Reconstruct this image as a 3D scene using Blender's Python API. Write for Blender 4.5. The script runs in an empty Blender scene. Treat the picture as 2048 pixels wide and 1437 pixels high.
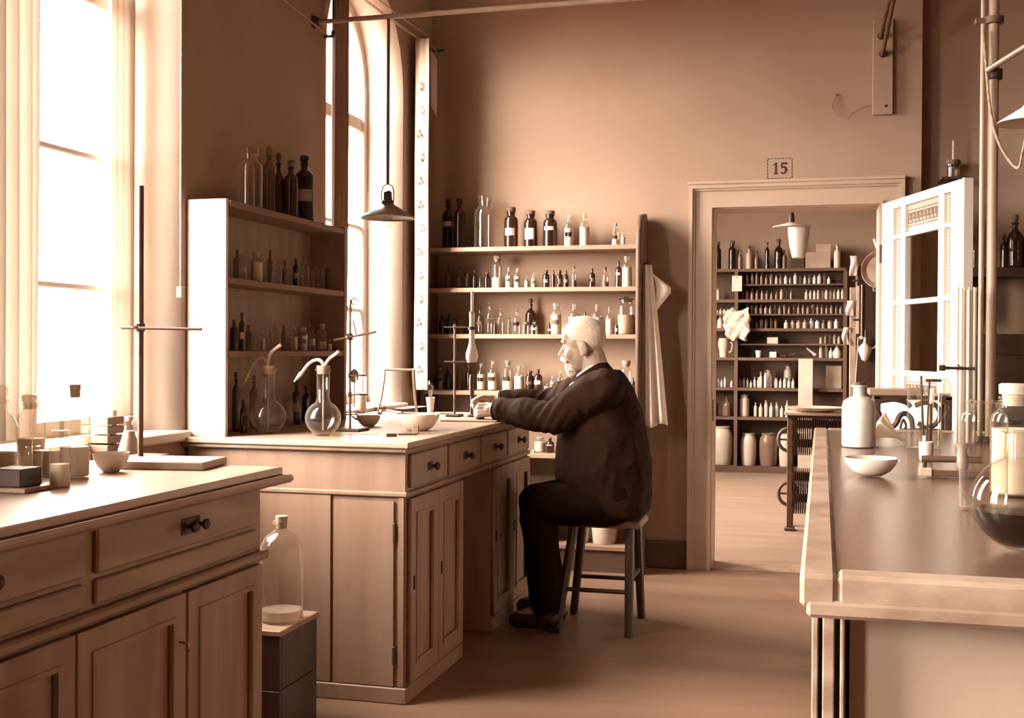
import bpy, bmesh, math, random
from mathutils import Vector, Matrix
random.seed(7)
SC = bpy.context.scene
COL = SC.collection
R = math.radians

# ------------------------------------------------------------------ camera
F = 2356.0; YAW, PIT, ROL = R(14.74), R(0.517), R(0.304); EYE = Vector((0, 0, 1.27))
_s, _c = math.sin(YAW), math.cos(YAW)
FW = Vector((-_s*math.cos(PIT), _c*math.cos(PIT), -math.sin(PIT)))
RT = Vector((_c, _s, 0)); UP = RT.cross(FW)
RT, UP = RT*math.cos(ROL)+UP*math.sin(ROL), -RT*math.sin(ROL)+UP*math.cos(ROL)
cam_d = bpy.data.cameras.new('camera'); cam = bpy.data.objects.new('camera', cam_d); COL.objects.link(cam)
cam_d.sensor_fit = 'HORIZONTAL'; cam_d.sensor_width = 36; cam_d.lens = F/2048*36; cam_d.clip_start = .05
cam.matrix_world = Matrix(((RT.x, UP.x, -FW.x, EYE.x), (RT.y, UP.y, -FW.y, EYE.y), (RT.z, UP.z, -FW.z, EYE.z), (0, 0, 0, 1)))
SC.camera = cam
def at(x, y, ax, v):
    """photo pixel -> the point of the plane (axis ax = v) that it shows"""
    d = FW + RT*((x-1024)/F) - UP*((y-718.5)/F)
    return EYE + d*((v-EYE[ax])/d[ax])
def mpp(p): return (Vector(p)-EYE).dot(FW)/F

# ------------------------------------------------------------------ light and exposure
SC.view_settings.view_transform = 'Standard'; SC.view_settings.look = 'None'
SC.view_settings.gamma = 1; SC.view_settings.use_curve_mapping = False
SC.view_settings.exposure = 0.0
SKY = 85.0
world = bpy.data.worlds.new('overcast_sky'); SC.world = world; world.use_nodes = True
bg = world.node_tree.nodes['Background']; bg.inputs['Color'].default_value = (1.0, .93, .84, 1); bg.inputs['Strength'].default_value = SKY
XL, YB, CEIL = -2.31, 6.83, 3.95
WT = .30                                        # outer wall thickness
WINS = [(-1.95, -.88), (.40, 1.50), (2.86, 3.93), (5.25, 6.32), (7.75, 8.85), (10.15, 11.25)]
SILL, SPRING = .95, 2.72
for i, (a, b) in enumerate(WINS):
    l = bpy.data.lights.new('window_portal', 'AREA'); l.shape = 'RECTANGLE'; l.size = (b-a); l.size_y = 2.35
    l.cycles.is_portal = True
    o = bpy.data.objects.new('window_portal', l); COL.objects.link(o)
    o.location = (XL-WT-.02, (a+b)/2, SILL+1.15)
    o.rotation_euler = (R(90), 0, R(-90))      # shines towards +X
SC.cycles.use_denoising = True
SC.cycles.max_bounces = 14; SC.cycles.diffuse_bounces = 6; SC.cycles.transparent_max_bounces = 24
SC.cycles.sample_clamp_indirect = 6.0; SC.cycles.caustics_reflective = False; SC.cycles.caustics_refractive = False

# ------------------------------------------------------------------ colours: one brown print toning for everything
_T = [(.006, (1, .40, .27)), (.02, (1, .45, .30)), (.06, (1, .52, .34)), (.14, (1, .59, .40)), (.26, (1, .715, .54)), (.42, (1, .77, .61)), (.7, (1, .91, .82)), (1.0, (1, 1, 1))]
def sep(v):
    """toned colour of luminance v: dark things redder, pale things nearly neutral"""
    v = max(.0005, min(1, v)); c = _T[0][1] if v <= _T[0][0] else _T[-1][1]
    for (va, ca), (vb, cb) in zip(_T, _T[1:]):
        if va < v <= vb:
            t = (v-va)/(vb-va); c = tuple(ca[i]+(cb[i]-ca[i])*t for i in range(3))
    k = v/(.2126*c[0]+.7152*c[1]+.0722*c[2]); return tuple(min(1, x*k) for x in c)+(1,)

MATS = {}
def _new(name):
    m = bpy.data.materials.new(name); m.use_nodes = True; MATS[name] = m
    nt = m.node_tree; return m, nt, nt.nodes['Principled BSDF']
def _coord(nt, scale, kind='Object'):
    tc = nt.nodes.new('ShaderNodeTexCoord'); mp = nt.nodes.new('ShaderNodeMapping')
    nt.links.new(tc.outputs[kind], mp.inputs['Vector']); mp.inputs['Scale'].default_value = scale
    return mp.outputs['Vector']
def surf(name, v, rough=.6, var=.12, scale=(6, 6, 6), detail=4, bump=0, metal=0, spec=.4, dist=0, v2=None, lo=.3, hi=.7):
    """base colour = toned noise between two darknesses"""
    m, nt, p = _new(name)
    vec = _coord(nt, scale)
    n = nt.nodes.new('ShaderNodeTexNoise'); n.inputs['Scale'].default_value = 1; n.inputs['Detail'].default_value = detail; n.inputs['Distortion'].default_value = dist
    nt.links.new(vec, n.inputs['Vector'])
    r = nt.nodes.new('ShaderNodeValToRGB'); nt.links.new(n.outputs['Fac'], r.inputs['Fac'])
    r.color_ramp.elements[0].position = lo; r.color_ramp.elements[1].position = hi
    r.color_ramp.elements[0].color = sep(v*(1-var)) if v2 is None else sep(v2); r.color_ramp.elements[1].color = sep(min(1, v*(1+var)))
    nt.links.new(r.outputs['Color'], p.inputs['Base Color'])
    p.inputs['Roughness'].default_value = rough; p.inputs['Metallic'].default_value = metal; p.inputs['Specular IOR Level'].default_value = spec
    if bump:
        b = nt.nodes.new('ShaderNodeBump'); b.inputs['Strength'].default_value = bump; b.inputs['Distance'].default_value = .01
        nt.links.new(n.outputs['Fac'], b.inputs['Height']); nt.links.new(b.outputs['Normal'], p.inputs['Normal'])
    return m
def glass(name, tint, dif=0.0, dv=.1, rough=.02, rim=0.0):
    """thin-walled glass: tinted transmission, Schlick reflection, more body colour towards the rim"""
    m, nt, p = _new(name); nt.nodes.remove(p); out = nt.nodes['Material Output']
    def math_(op, a, b=None, c=None):
        n = nt.nodes.new('ShaderNodeMath'); n.operation = op
        for i, v in enumerate((a, b, c)):
            if v is None: continue
            if isinstance(v, (int, float)): n.inputs[i].default_value = v
            else: nt.links.new(v, n.inputs[i])
        return n.outputs[0]
    t = nt.nodes.new('ShaderNodeBsdfTransparent'); t.inputs['Color'].default_value = tint
    g = nt.nodes.new('ShaderNodeBsdfGlossy'); g.inputs['Roughness'].default_value = rough; g.inputs['Color'].default_value = (1, .97, .93, 1)
    d = nt.nodes.new('ShaderNodeBsdfDiffuse'); d.inputs['Color'].default_value = sep(dv)
    lw = nt.nodes.new('ShaderNodeLayerWeight'); lw.inputs['Blend'].default_value = .5
    fr = math_('MULTIPLY_ADD', math_('POWER', lw.outputs['Facing'], 4.0), .9, .05)
    fd = math_('MULTIPLY_ADD', math_('POWER', lw.outputs['Facing'], 3.0), rim, dif)
    x = nt.nodes.new('ShaderNodeMixShader'); nt.links.new(fd, x.inputs[0]); nt.links.new(t.outputs[0], x.inputs[1]); nt.links.new(d.outputs[0], x.inputs[2])
    mx = nt.nodes.new('ShaderNodeMixShader'); nt.links.new(fr, mx.inputs[0]); nt.links.new(x.outputs[0], mx.inputs[1]); nt.links.new(g.outputs[0], mx.inputs[2])
    nt.links.new(mx.outputs[0], out.inputs['Surface'])
    return m
surf('plaster', .235, .85, .10, (1.3, 1.3, 1.3), 8, .12, spec=.2)
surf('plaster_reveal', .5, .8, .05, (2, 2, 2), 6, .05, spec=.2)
surf('ceiling_white', .46, .9, .05)
surf('floor_wood', .125, .42, .22, (1.0, 5, 1), 7, .04, spec=.4)
surf('floor_store', .20, .5, .15, (1.2, 6, 1), 6, .03, spec=.35)
surf('paint_cream', .30, .45, .06, (3, 3, 3), 5, .03)
surf('paint_white', .68, .4, .05, (3, 3, 3), 5, .03)
surf('paint_door', .72, .4, .04, (3, 3, 3), 5, .02)
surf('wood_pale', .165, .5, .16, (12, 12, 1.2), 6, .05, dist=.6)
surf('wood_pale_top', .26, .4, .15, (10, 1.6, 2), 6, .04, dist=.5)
surf('wood_mid', .18, .45, .26, (12, 12, 1.4), 6, .06, dist=.6)
surf('wood_mid_y', .18, .45, .30, (14, 2, 14), 6, .06, dist=.6)
surf('wood_dark', .026, .45, .35, (12, 12, 1.4), 6, .06, dist=.6)
surf('wood_end', .36, .6, .14, (4, 4, 3), 7, .03)
surf('plaster_dark', .05, .8, .2, (1.5, 1.5, 1.5), 6, .1)
surf('wood_bench', .085, .26, .28, (7, 1.6, 7), 7, .04, dist=.4, spec=.5)
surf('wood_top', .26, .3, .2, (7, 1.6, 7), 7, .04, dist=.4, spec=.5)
surf('wood_bench_edge', .24, .45, .35, (9, 9, 20), 6, .10)
surf('shelf_wood', .20, .55, .15, (2, 12, 12), 5, .04)
surf('shelf_wood_y', .12, .6, .15, (12, 2, 12), 5, .04)
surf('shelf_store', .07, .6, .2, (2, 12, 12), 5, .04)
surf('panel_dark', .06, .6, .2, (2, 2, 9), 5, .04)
surf('iron', .035, .5, .3, (20, 20, 20), 3, .1, metal=.3)
surf('iron_rust', .08, .6, .3, (20, 20, 20), 3, .1, metal=.2)
surf('brass', .30, .35, .2, (20, 20, 20), 3, .05, metal=.6)
surf('pipe_paint', .26, .4, .12, (12, 12, 5), 4, .05)
surf('enamel_dark', .10, .35, .15)
surf('enamel_white', .75, .3, .04)
surf('porcelain', .66, .18, .03, spec=.6)
surf('stoneware', .5, .35, .08, (6, 6, 6))
surf('stoneware_brown', .14, .3, .2, (6, 6, 6))
surf('cork', .28, .8, .3, (60, 60, 60), 3, .3)
surf('cork_dark', .07, .7, .3, (60, 60, 60), 3, .2)
surf('ink', .02, .6, .1)
surf('paper', .55, .7, .06, (9, 9, 9), 4, .02)
surf('paper_grey', .45, .7, .10, (9, 9, 9), 4, .02)
surf('label_paper', .60, .7, .10, (40, 40, 40))
surf('label_dark', .10, .7, .10, (40, 40, 40))
surf('powder', .66, .9, .05, (60, 60, 60))
surf('powder_grey', .35, .9, .12, (60, 60, 60))
surf('liquid_dark', .006, .1, .1, spec=.3)
surf('liquid_brown', .08, .2, .2)
surf('rubber_tube', .42, .5, .1)
surf('cloth_white', .5, .9, .06, (20, 20, 20), 5, .1)
def drape(name, v, trans):
    m = surf(name, v, .9, .10, (40, 40, 2), 4, .05, spec=.1); nt = m.node_tree; p = nt.nodes['Principled BSDF']; out = nt.nodes['Material Output']
    t = nt.nodes.new('ShaderNodeBsdfTranslucent'); t.inputs['Color'].default_value = sep(v*1.1); x = nt.nodes.new('ShaderNodeMixShader'); x.inputs[0].default_value = trans
    nt.links.new(p.outputs[0], x.inputs[1]); nt.links.new(t.outputs[0], x.inputs[2]); nt.links.new(x.outputs[0], out.inputs['Surface'])
drape('curtain', .74, .5)
drape('curtain_dark', .16, .15)
surf('coat', .012, .85, .10, (40, 40, 40), 6, .12, spec=.05)
surf('trousers', .007, .85, .12, (30, 30, 30), 6, .12, spec=.05)
surf('shirt', .70, .8, .05)
surf('skin', .27, .5, .10, (25, 25, 25), 4, .05, spec=.35)
surf('hair_white', .5, .8, .12, (50, 50, 120), 5, .3)
surf('hair_grey', .40, .8, .2, (50, 50, 120), 5, .3)
surf('shoe', .014, .35, .2)
surf('rock', .10, .8, .4, (30, 30, 30), 5, .4)
surf('leaf', .05, .6, .3, (30, 30, 30))
surf('marble', .52, .3, .1, (8, 8, 8), 6)
glass('glass_clear', (.92, .89, .84, 1), .012, .7, .02, .32)
glass('glass_thin', (.95, .92, .88, 1), .003, .7, .02, .06)
glass('glass_smoke', (.62, .53, .45, 1), .08, .25, .02, .4)
glass('glass_amber', (.30, .16, .09, 1), .25, .045)
glass('glass_black', (.12, .06, .035, 1), .45, .02)
glass('glass_frost', (.80, .74, .66, 1), .30, .7, .2)
glass('window_glass', (.97, .95, .92, 1))
glass('glass_milk', (.6, .55, .5, 1), .75, .8, .1)
glass('water', (.93, .90, .86, 1))

# ------------------------------------------------------------------ mesh helpers (all coordinates are world metres unless said otherwise)
def NB(): return bmesh.new()
def box(bm, x0, x1, y0, y1, z0, z1, bev=0):
    r = bmesh.ops.create_cube(bm, size=1); vs = r['verts']
    for v in vs: v.co = Vector(((x0+x1)/2+v.co.x*(x1-x0), (y0+y1)/2+v.co.y*(y1-y0), (z0+z1)/2+v.co.z*(z1-z0)))
    if bev:
        es = list({e for v in vs for e in v.link_edges})
        bmesh.ops.bevel(bm, geom=es, offset=bev, segments=1, affect='EDGES', clamp_overlap=True)
    return bm
def obox(bm, c, size, M=None, bev=0):
    """box of size at origin, turned by 3x3 M, moved to c"""
    t = NB(); box(t, -size[0]/2, size[0]/2, -size[1]/2, size[1]/2, -size[2]/2, size[2]/2, bev)
    _merge(bm, t, (M or Matrix.Identity(3)).to_4x4(), c); return bm
def _merge(bm, t, M4, c=(0, 0, 0)):
    me = bpy.data.meshes.new('t'); t.to_mesh(me); t.free()
    me.transform(Matrix.Translation(Vector(c)) @ M4); bm.from_mesh(me); bpy.data.meshes.remove(me)
def lathe(bm, prof, c=(0, 0, 0), seg=20, M=None, sx=1, sy=1):
    """prof: (radius, height) pairs turned about z"""
    t = NB(); rings = []
    for r, z in prof:
        if r < 1e-6: rings.append([t.verts.new((0, 0, z))])
        else: rings.append([t.verts.new((r*sx*math.cos(2*math.pi*k/seg), r*sy*math.sin(2*math.pi*k/seg), z)) for k in range(seg)])
    for a, b in zip(rings, rings[1:]):
        for k in range(seg):
            k2 = (k+1) % seg
            if len(a) == 1 and len(b) == 1: break
            if len(a) == 1: t.faces.new((a[0], b[k2], b[k]))
            elif len(b) == 1: t.faces.new((a[k], a[k2], b[0]))
            else: t.faces.new((a[k], a[k2], b[k2], b[k]))
    _merge(bm, t, (M or Matrix.Identity(3)).to_4x4(), c); return bm
def tube(bm, pts, rad, seg=8, cap=True):
    """round bar along points; rad one number or a list"""
    pts = [Vector(p) for p in pts]; n = len(pts)
    rr = rad if isinstance(rad, (list, tuple)) else [rad]*n
    d0 = (pts[1]-pts[0]).normalized(); u = d0.orthogonal().normalized(); rings = []
    for i, p in enumerate(pts):
        d = ((pts[min(i+1, n-1)]-pts[max(i-1, 0)])).normalized()
        u = (u-d*u.dot(d)).normalized(); w = d.cross(u)
        rings.append([bm.verts.new(p+(u*math.cos(2*math.pi*k/seg)+w*math.sin(2*math.pi*k/seg))*rr[i]) for k in range(seg)])
    for a, b in zip(rings, rings[1:]):
        for k in range(seg): bm.faces.new((a[k], a[(k+1) % seg], b[(k+1) % seg], b[k]))
    if cap: bm.faces.new(rings[0][::-1]); bm.faces.new(rings[-1])
    return bm
def smooth_path(pts, n=6):
    pts = [Vector(p) for p in pts]; out = []
    P = [pts[0]*2-pts[1]]+pts+[pts[-1]*2-pts[-2]]
    for i in range(1, len(P)-2):
        for k in range(n):
            t = k/n; a, b, c, d = P[i-1:i+3]
            out.append(.5*((2*b)+(c-a)*t+(2*a-5*b+4*c-d)*t*t+(3*b-a-3*c+d)*t**3))
    out.append(pts[-1]); return out
def extrude2d(loops, th, place):
    """flat outline with holes given as (u, v) loops, thickness th, mapped by place(u, v, w)"""
    cu = bpy.data.curves.new('t', 'CURVE'); cu.dimensions = '2D'; cu.fill_mode = 'BOTH'; cu.extrude = th/2
    for lp in loops:
        s = cu.splines.new('POLY'); s.points.add(len(lp)-1); s.use_cyclic_u = True
        for q, (u, v) in zip(s.points, lp): q.co = (u, v, 0, 1)
    o = bpy.data.objects.new('t', cu); COL.objects.link(o)
    dg = bpy.context.evaluated_depsgraph_get(); me = bpy.data.meshes.new_from_object(o.evaluated_get(dg))
    bm = NB(); bm.from_mesh(me); bmesh.ops.remove_doubles(bm, verts=bm.verts, dist=1e-5)
    for v in bm.verts: v.co = Vector(place(*v.co))
    bmesh.ops.recalc_face_normals(bm, faces=bm.faces)
    bpy.data.objects.remove(o); bpy.data.curves.remove(cu); bpy.data.meshes.remove(me); return bm
def on_x(x): return lambda u, v, w: (x+w, u, v)
def on_y(y): return lambda u, v, w: (u, y-w, v)
def on_z(z): return lambda u, v, w: (u, v, z+w)
def root_of(o):
    while o.parent: o = o.parent
    return o
def _mesh(name, bm, mats, smooth):
    me = bpy.data.meshes.new(name)
    bm.to_mesh(me); bm.free()
    for m in (mats if isinstance(mats, (list, tuple)) else [mats]): me.materials.append(MATS[m])
    if smooth:
        me.polygons.foreach_set('use_smooth', [True]*len(me.polygons))
        if smooth != 'all': me.set_sharp_from_angle(angle=R(42))
    return me
def part(parent, name, bm, mat, smooth=True, local=False):
    """a part: mesh built in world coordinates, stored relative to its thing"""
    if not local: bmesh.ops.translate(bm, verts=bm.verts, vec=-root_of(parent).location)
    o = bpy.data.objects.new(name, _mesh(name, bm, mat, smooth)); COL.objects.link(o); o.parent = parent
    return o
def tag(o, label, cat, group=None):
    o['label'] = label; o['category'] = cat
    if group: o['group'] = group
    return o
def thing(name, label, cat, loc=(0, 0, 0), group=None, rotz=0):
    o = bpy.data.objects.new(name, None); COL.objects.link(o); o.location = loc; o.rotation_euler = (0, 0, rotz); o.empty_display_size = .05
    return tag(o, label, cat, group)
def single(name, label, cat, bm, mat, loc=(0, 0, 0), group=None, smooth=True):
    bmesh.ops.translate(bm, verts=bm.verts, vec=-Vector(loc))
    o = bpy.data.objects.new(name, _mesh(name, bm, mat, smooth)); COL.objects.link(o); o.location = loc
    return tag(o, label, cat, group)
def struct(name, bm, mat, smooth=False, label=None):
    o = bpy.data.objects.new(name, _mesh(name, bm, mat, smooth)); COL.objects.link(o); o['kind'] = 'structure'
    if label: o['label'] = label
    return o

# ================================================================== the setting
XR, YR, Y2, TH = 2.7, -3.2, 12.75, .25         # right wall, rear wall, back of the store room, thickness of the dividing wall
DX0, DX1, DZ = -.628, .318, 2.095              # door opening
REC = .12                                       # the wall steps back to the right of the door
bm = NB(); box(bm, XL-WT, XR+.1, YR-.1, YB+TH/2, -.1, 0); struct('floor', bm, 'floor_wood', label='worn brown wooden floor of the laboratory')
bm = NB(); box(bm, XL-WT, XR+.1, YB+TH/2, Y2+.1, -.1, -.002); struct('floor_store', bm, 'floor_store', label='pale floor of the store room behind the doorway')
bm = NB(); box(bm, XL-WT, XR+.1, YR-.1, Y2+.1, CEIL, CEIL+.1); struct('ceiling', bm, 'ceiling_white', label='plain white ceiling')
def arch(a, b, z0, zs, n=14, rev=True):
    r = (b-a)/2; m = (a+b)/2
    lp = [(a, z0), (b, z0)]+[(m+r*math.cos(math.pi*k/n), zs+r*math.sin(math.pi*k/n)) for k in range(n+1)]
    return lp
loops = [[(YR-.1, 0), (Y2+.1, 0), (Y2+.1, CEIL), (YR-.1, CEIL)]]+[arch(a, b, SILL, SPRING) for a, b in WINS]
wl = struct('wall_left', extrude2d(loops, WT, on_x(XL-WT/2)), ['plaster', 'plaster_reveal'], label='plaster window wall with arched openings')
for p in wl.data.polygons:                     # reveals of the openings get the paler plaster
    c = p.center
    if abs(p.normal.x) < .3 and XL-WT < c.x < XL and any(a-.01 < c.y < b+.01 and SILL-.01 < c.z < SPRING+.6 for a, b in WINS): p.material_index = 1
# dividing wall with the doorway
ZT = CEIL
DH = [[(XL, 0), (DX0, 0), (DX0, DZ), (DX1, DZ), (DX1, 0), (.52, 0), (.52, ZT), (XL, ZT)]]
struct('wall_back', extrude2d(DH, TH, on_y(YB+TH/2)), 'plaster', label='plaster wall around the doorway')
bm = NB(); box(bm, .52, XR+.1, YB+REC, YB+TH, 0, ZT); struct('wall_back_recess', bm, 'plaster', label='recessed plaster wall to the right of the door')
bm = NB(); box(bm, XR, XR+.1, YR-.1, Y2+.1, 0, ZT); struct('wall_right', bm, 'plaster_dark')
bm = NB(); box(bm, XL, XR, YR-.1, YR, 0, ZT); struct('wall_rear', bm, 'plaster_dark')
bm = NB(); box(bm, XL, XR, Y2, Y2+.1, 0, ZT); struct('wall_store', bm, 'plaster', label='plaster wall behind the store room shelving')
# windows: frame, transom, casement bars, panes
for i, (a, b) in enumerate(WINS):
    xo = XL-WT+.05
    fr = struct('window_%d' % (i+1), extrude2d([arch(a, b, SILL, SPRING), arch(a+.045, b-.045, SILL+.06, SPRING)], .07, on_x(xo)), 'paint_white', label='tall arched window with white wooden frame and bars')
    for nm, z0, z1 in (('transom', 2.50, 2.57), ('glazing_bar', 1.94, 1.962), ('glazing_bar', 1.47, 1.492)):
        bm = NB(); box(bm, xo-.02, xo+.02, a+.05, b-.05, z0, z1, .004); part(fr, nm, bm, 'paint_white', False)
    for z0, z1 in ((SILL+.06, 1.48), (1.482, 1.95), (1.952, 2.53)):
        bm = NB(); box(bm, xo-.003, xo+.001, a+.05, b-.05, z0, z1); part(fr, 'pane', bm, 'window_glass', False)
    part(fr, 'pane', extrude2d([arch(a+.05, b-.05, 2.54, SPRING)], .004, on_x(xo)), 'window_glass', False)
    bm = NB(); box(bm, XL-WT+.08, XL+.03, a-.03, b+.03, SILL-.03, SILL+.008, .006); part(fr, 'window_sill', bm, 'paint_white', False)
# door casing: moulded boards on the face of the wall, lining in the opening
cas = struct('trim_1', NB(), 'paint_cream', label='broad moulded cream door casing around the doorway')
def casing(name, pts):                          # (x, z) outer/inner corners of a mitred board, then three steps
    bm = NB()
    for (k0, k1, d0, d1) in ((0, .16, 0, .05), (.16, .26, 0, .036), (.26, .86, 0, .024), (.86, 1, 0, .034)):
        q = [pts[0].lerp(pts[1], k0), pts[0].lerp(pts[1], k1), pts[2].lerp(pts[3], k1), pts[2].lerp(pts[3], k0)]
        f = [bm.verts.new((v.x, YB-d1, v.y)) for v in q]; g = [bm.verts.new((v.x, YB+.002, v.y)) for v in q]
        bm.faces.new(f); bm.faces.new(g[::-1])
        for k in range(4): bm.faces.new((f[k], g[k], g[(k+1) % 4], f[(k+1) % 4]))
    bmesh.ops.recalc_face_normals(bm, faces=bm.faces)
    part(cas, name, bm, 'paint_cream', False)
W = .135; V2 = lambda x, z: Vector((x, z))
casing('casing_board', (V2(DX0-W+.02, DZ+W-.02), V2(DX0+.015, DZ-.015), V2(DX0-W+.02, 0), V2(DX0+.015, 0)))
casing('casing_board', (V2(DX1+W-.02, DZ+W-.02), V2(DX1-.015, DZ-.015), V2(DX1+W-.02, 0), V2(DX1-.015, 0)))
casing('casing_head', (V2(DX0-W+.02, DZ+W-.02), V2(DX0+.015, DZ-.015), V2(DX1+W-.02, DZ+W-.02), V2(DX1-.015, DZ-.015)))
bm = NB(); box(bm, DX0-.12, DX1+.12, YB-.06, YB, DZ+W-.02, DZ+W, .004); part(cas, 'cap_moulding', bm, 'paint_cream', False)
for x0, x1 in ((DX0, DX0+.02), (DX1-.02, DX1)):
    bm = NB(); box(bm, x0, x1, YB, YB+TH+.005, 0, DZ-.02); part(cas, 'jamb_lining', bm, 'paint_cream', False)
bm = NB(); box(bm, DX0, DX1, YB, YB+TH+.005, DZ-.02, DZ); part(cas, 'head_lining', bm, 'paint_cream', False)
bm = NB(); box(bm, DX0, DX1, YB, YB+TH, 0, .012); part(cas, 'threshold', bm, 'wood_mid', False)
bm = NB(); box(bm, DX0-.004, DX0+.024, YB+.02, YB+.06, .86, .98); part(cas, 'strike_plate', bm, 'iron', False)
# low skirting either side of the door
bm = NB(); box(bm, -.985, DX0-W+.02, YB-.02, YB, 0, .16, .006); box(bm, -.985, DX0-W+.02, YB-.028, YB-.018, .12, .135); struct('baseboard_back', bm, 'panel_dark')
bm = NB(); box(bm, .54, XR, YB+REC-.02, YB+REC, 0, .16, .006); struct('baseboard_right', bm, 'panel_dark')

# ================================================================== furniture of the laboratory
def frame_panel(th_parent, name, u0, u1, v0, v1, place, frame=.055, depth=.02, inset=.010, mat='wood_mid', panel_mat=None, mould=True):
    """a framed panel door lying on a face: place(u, v, w), w outwards. Returns the door; the sunk panel is its child"""
    d = part(th_parent, name, extrude2d([[(u0, v0), (u1, v0), (u1, v1), (u0, v1)], [(u0+frame, v0+frame), (u1-frame, v0+frame), (u1-frame, v1-frame), (u0+frame, v1-frame)]], depth, lambda u, v, w: place(u, v, w+depth/2)), mat, False)
    a, b, c, e = u0+frame-.005, u1-frame+.005, v0+frame-.005, v1-frame+.005
    part(d, 'panel', extrude2d([[(a, c), (b, c), (b, e), (a, e)]], depth-inset, lambda u, v, w: place(u, v, w+(depth-inset)/2-.002)), panel_mat or mat, False)
    if mould:
        m = .012
        part(d, 'panel_moulding', extrude2d([[(a, c), (b, c), (b, e), (a, e)], [(a+m, c+m), (b-m, c+m), (b-m, e-m), (a+m, e-m)]], depth+.004, lambda u, v, w: place(u, v, w+(depth+.004)/2)), mat, False)
    return d
def knob(parent, name, c, d, s=1.0, mat='iron'):
    M = Vector(d).to_track_quat('Z', 'Y').to_matrix(); bm = NB()
    lathe(bm, [(0, 0), (.016*s, 0), (.016*s, .004*s), (.006*s, .008*s), (.006*s, .018*s), (.014*s, .024*s), (.016*s, .032*s), (.010*s, .038*s), (0, .040*s)], c, 14, M)
    return part(parent, name, bm, mat)

# ---- writing desk by the far window (two pedestals, knee hole, four drawers)
DKX, DK0, DK1, DTOP = -1.43, 3.95, 5.75, .935
desk = thing('kneehole_desk', 'pale wooden kneehole desk at which the old man works', 'desk', (-1.87, 4.85, 0))
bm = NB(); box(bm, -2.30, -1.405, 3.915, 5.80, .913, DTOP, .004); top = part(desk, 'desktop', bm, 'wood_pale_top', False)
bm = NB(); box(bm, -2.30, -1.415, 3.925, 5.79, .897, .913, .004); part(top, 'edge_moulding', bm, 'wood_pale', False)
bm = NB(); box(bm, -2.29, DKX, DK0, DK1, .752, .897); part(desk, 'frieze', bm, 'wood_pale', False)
bm = NB(); box(bm, -2.29, DKX+.012, DK0-.012, DK1+.012, .738, .756, .004); part(desk, 'frieze_moulding', bm, 'wood_pale', False)
for y0, y1 in ((DK0, 4.62), (5.06, DK1)):
    bm = NB(); box(bm, -2.29, DKX, y0, y1, .055, .74); part(desk, 'pedestal', bm, 'wood_pale', False)
    bm = NB(); box(bm, -2.29, DKX+.012, y0-(.012 if y0 < 4 else 0), y1+(.012 if y1 > 5 else 0), 0, .058, .004); part(desk, 'plinth', bm, 'wood_pale', False)
bm = NB(); box(bm, -2.29, -2.26, 4.62, 5.06, .05, .74); part(desk, 'back_board', bm, 'wood_pale', False)
bm = NB(); box(bm, -2.25, -1.712, DK0-.008, DK0+.003, .062, .736); part(desk, 'end_board', bm, 'wood_pale', False)
bm = NB(); box(bm, -1.700, -1.470, DK0-.008, DK0+.003, .062, .722); ed = part(desk, 'end_door', bm, 'wood_pale', False)
for z0, z1 in ((.575, .645), (.14, .205)):
    bm = NB(); box(bm, -1.472, -1.462, DK0-.013, DK0-.003, z0, z1, .002); part(ed, 'hinge', bm, 'iron', False)
bm = NB(); box(bm, -1.452, -1.432, DK0-.008, DK0+.003, .062, .736); part(desk, 'corner_strip', bm, 'wood_pale', False)
plx = lambda u, v, w: (DKX+w, u, v)
for k, (y0, y1) in enumerate(((3.98, 4.40), (4.425, 4.86), (4.895, 5.30), (5.325, 5.73))):
    bm = NB(); box(bm, DKX-.002, DKX+.014, y0, y1, .768, .888, .004); d = part(desk, 'drawer', bm, 'wood_pale', False)
    knob(d, 'knob', (DKX+.013, (y0+y1)/2, .828), (1, 0, 0), 1.0)
    bm = NB(); box(bm, DKX+.013, DKX+.016, (y0+y1)/2-.03, (y0+y1)/2+.03, .812, .844, .001); part(d, 'knob_plate', bm, 'iron', False)
for y0, y1 in ((3.97, 4.28), (4.285, 4.60), (5.075, 5.40), (5.405, 5.735)):
    dd = frame_panel(desk, 'door', y0, y1, .07, .73, plx, .06, .018, .010, 'wood_pale')
    bm = NB(); box(bm, DKX+.017, DKX+.022, y0+.025, y0+.035, .40, .45); part(dd, 'escutcheon', bm, 'iron', False)

# ---- laboratory cabinet in front of the near window
CX, C0, C1, CT = -1.55, .75, 3.07, .925
cab = thing('bench_cabinet', 'brown wooden bench cabinet with drawers in the left foreground', 'cabinet', (-1.9, 1.9, 0))
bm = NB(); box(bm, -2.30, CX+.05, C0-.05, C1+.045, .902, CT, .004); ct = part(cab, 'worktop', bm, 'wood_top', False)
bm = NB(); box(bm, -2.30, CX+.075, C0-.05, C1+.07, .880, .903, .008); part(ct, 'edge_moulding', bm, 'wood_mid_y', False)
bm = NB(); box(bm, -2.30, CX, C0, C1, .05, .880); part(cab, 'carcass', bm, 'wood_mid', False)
bm = NB(); box(bm, -2.30, CX+.014, C0, C1+.014, .0, .06, .004); part(cab, 'plinth', bm, 'wood_mid_y', False)
bm = NB(); box(bm, CX-.002, CX+.022, C0, C1+.02, .665, .690, .006); part(cab, 'waist_moulding', bm, 'wood_mid_y', False)
pcx = lambda u, v, w: (CX+w, u, v)
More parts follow.
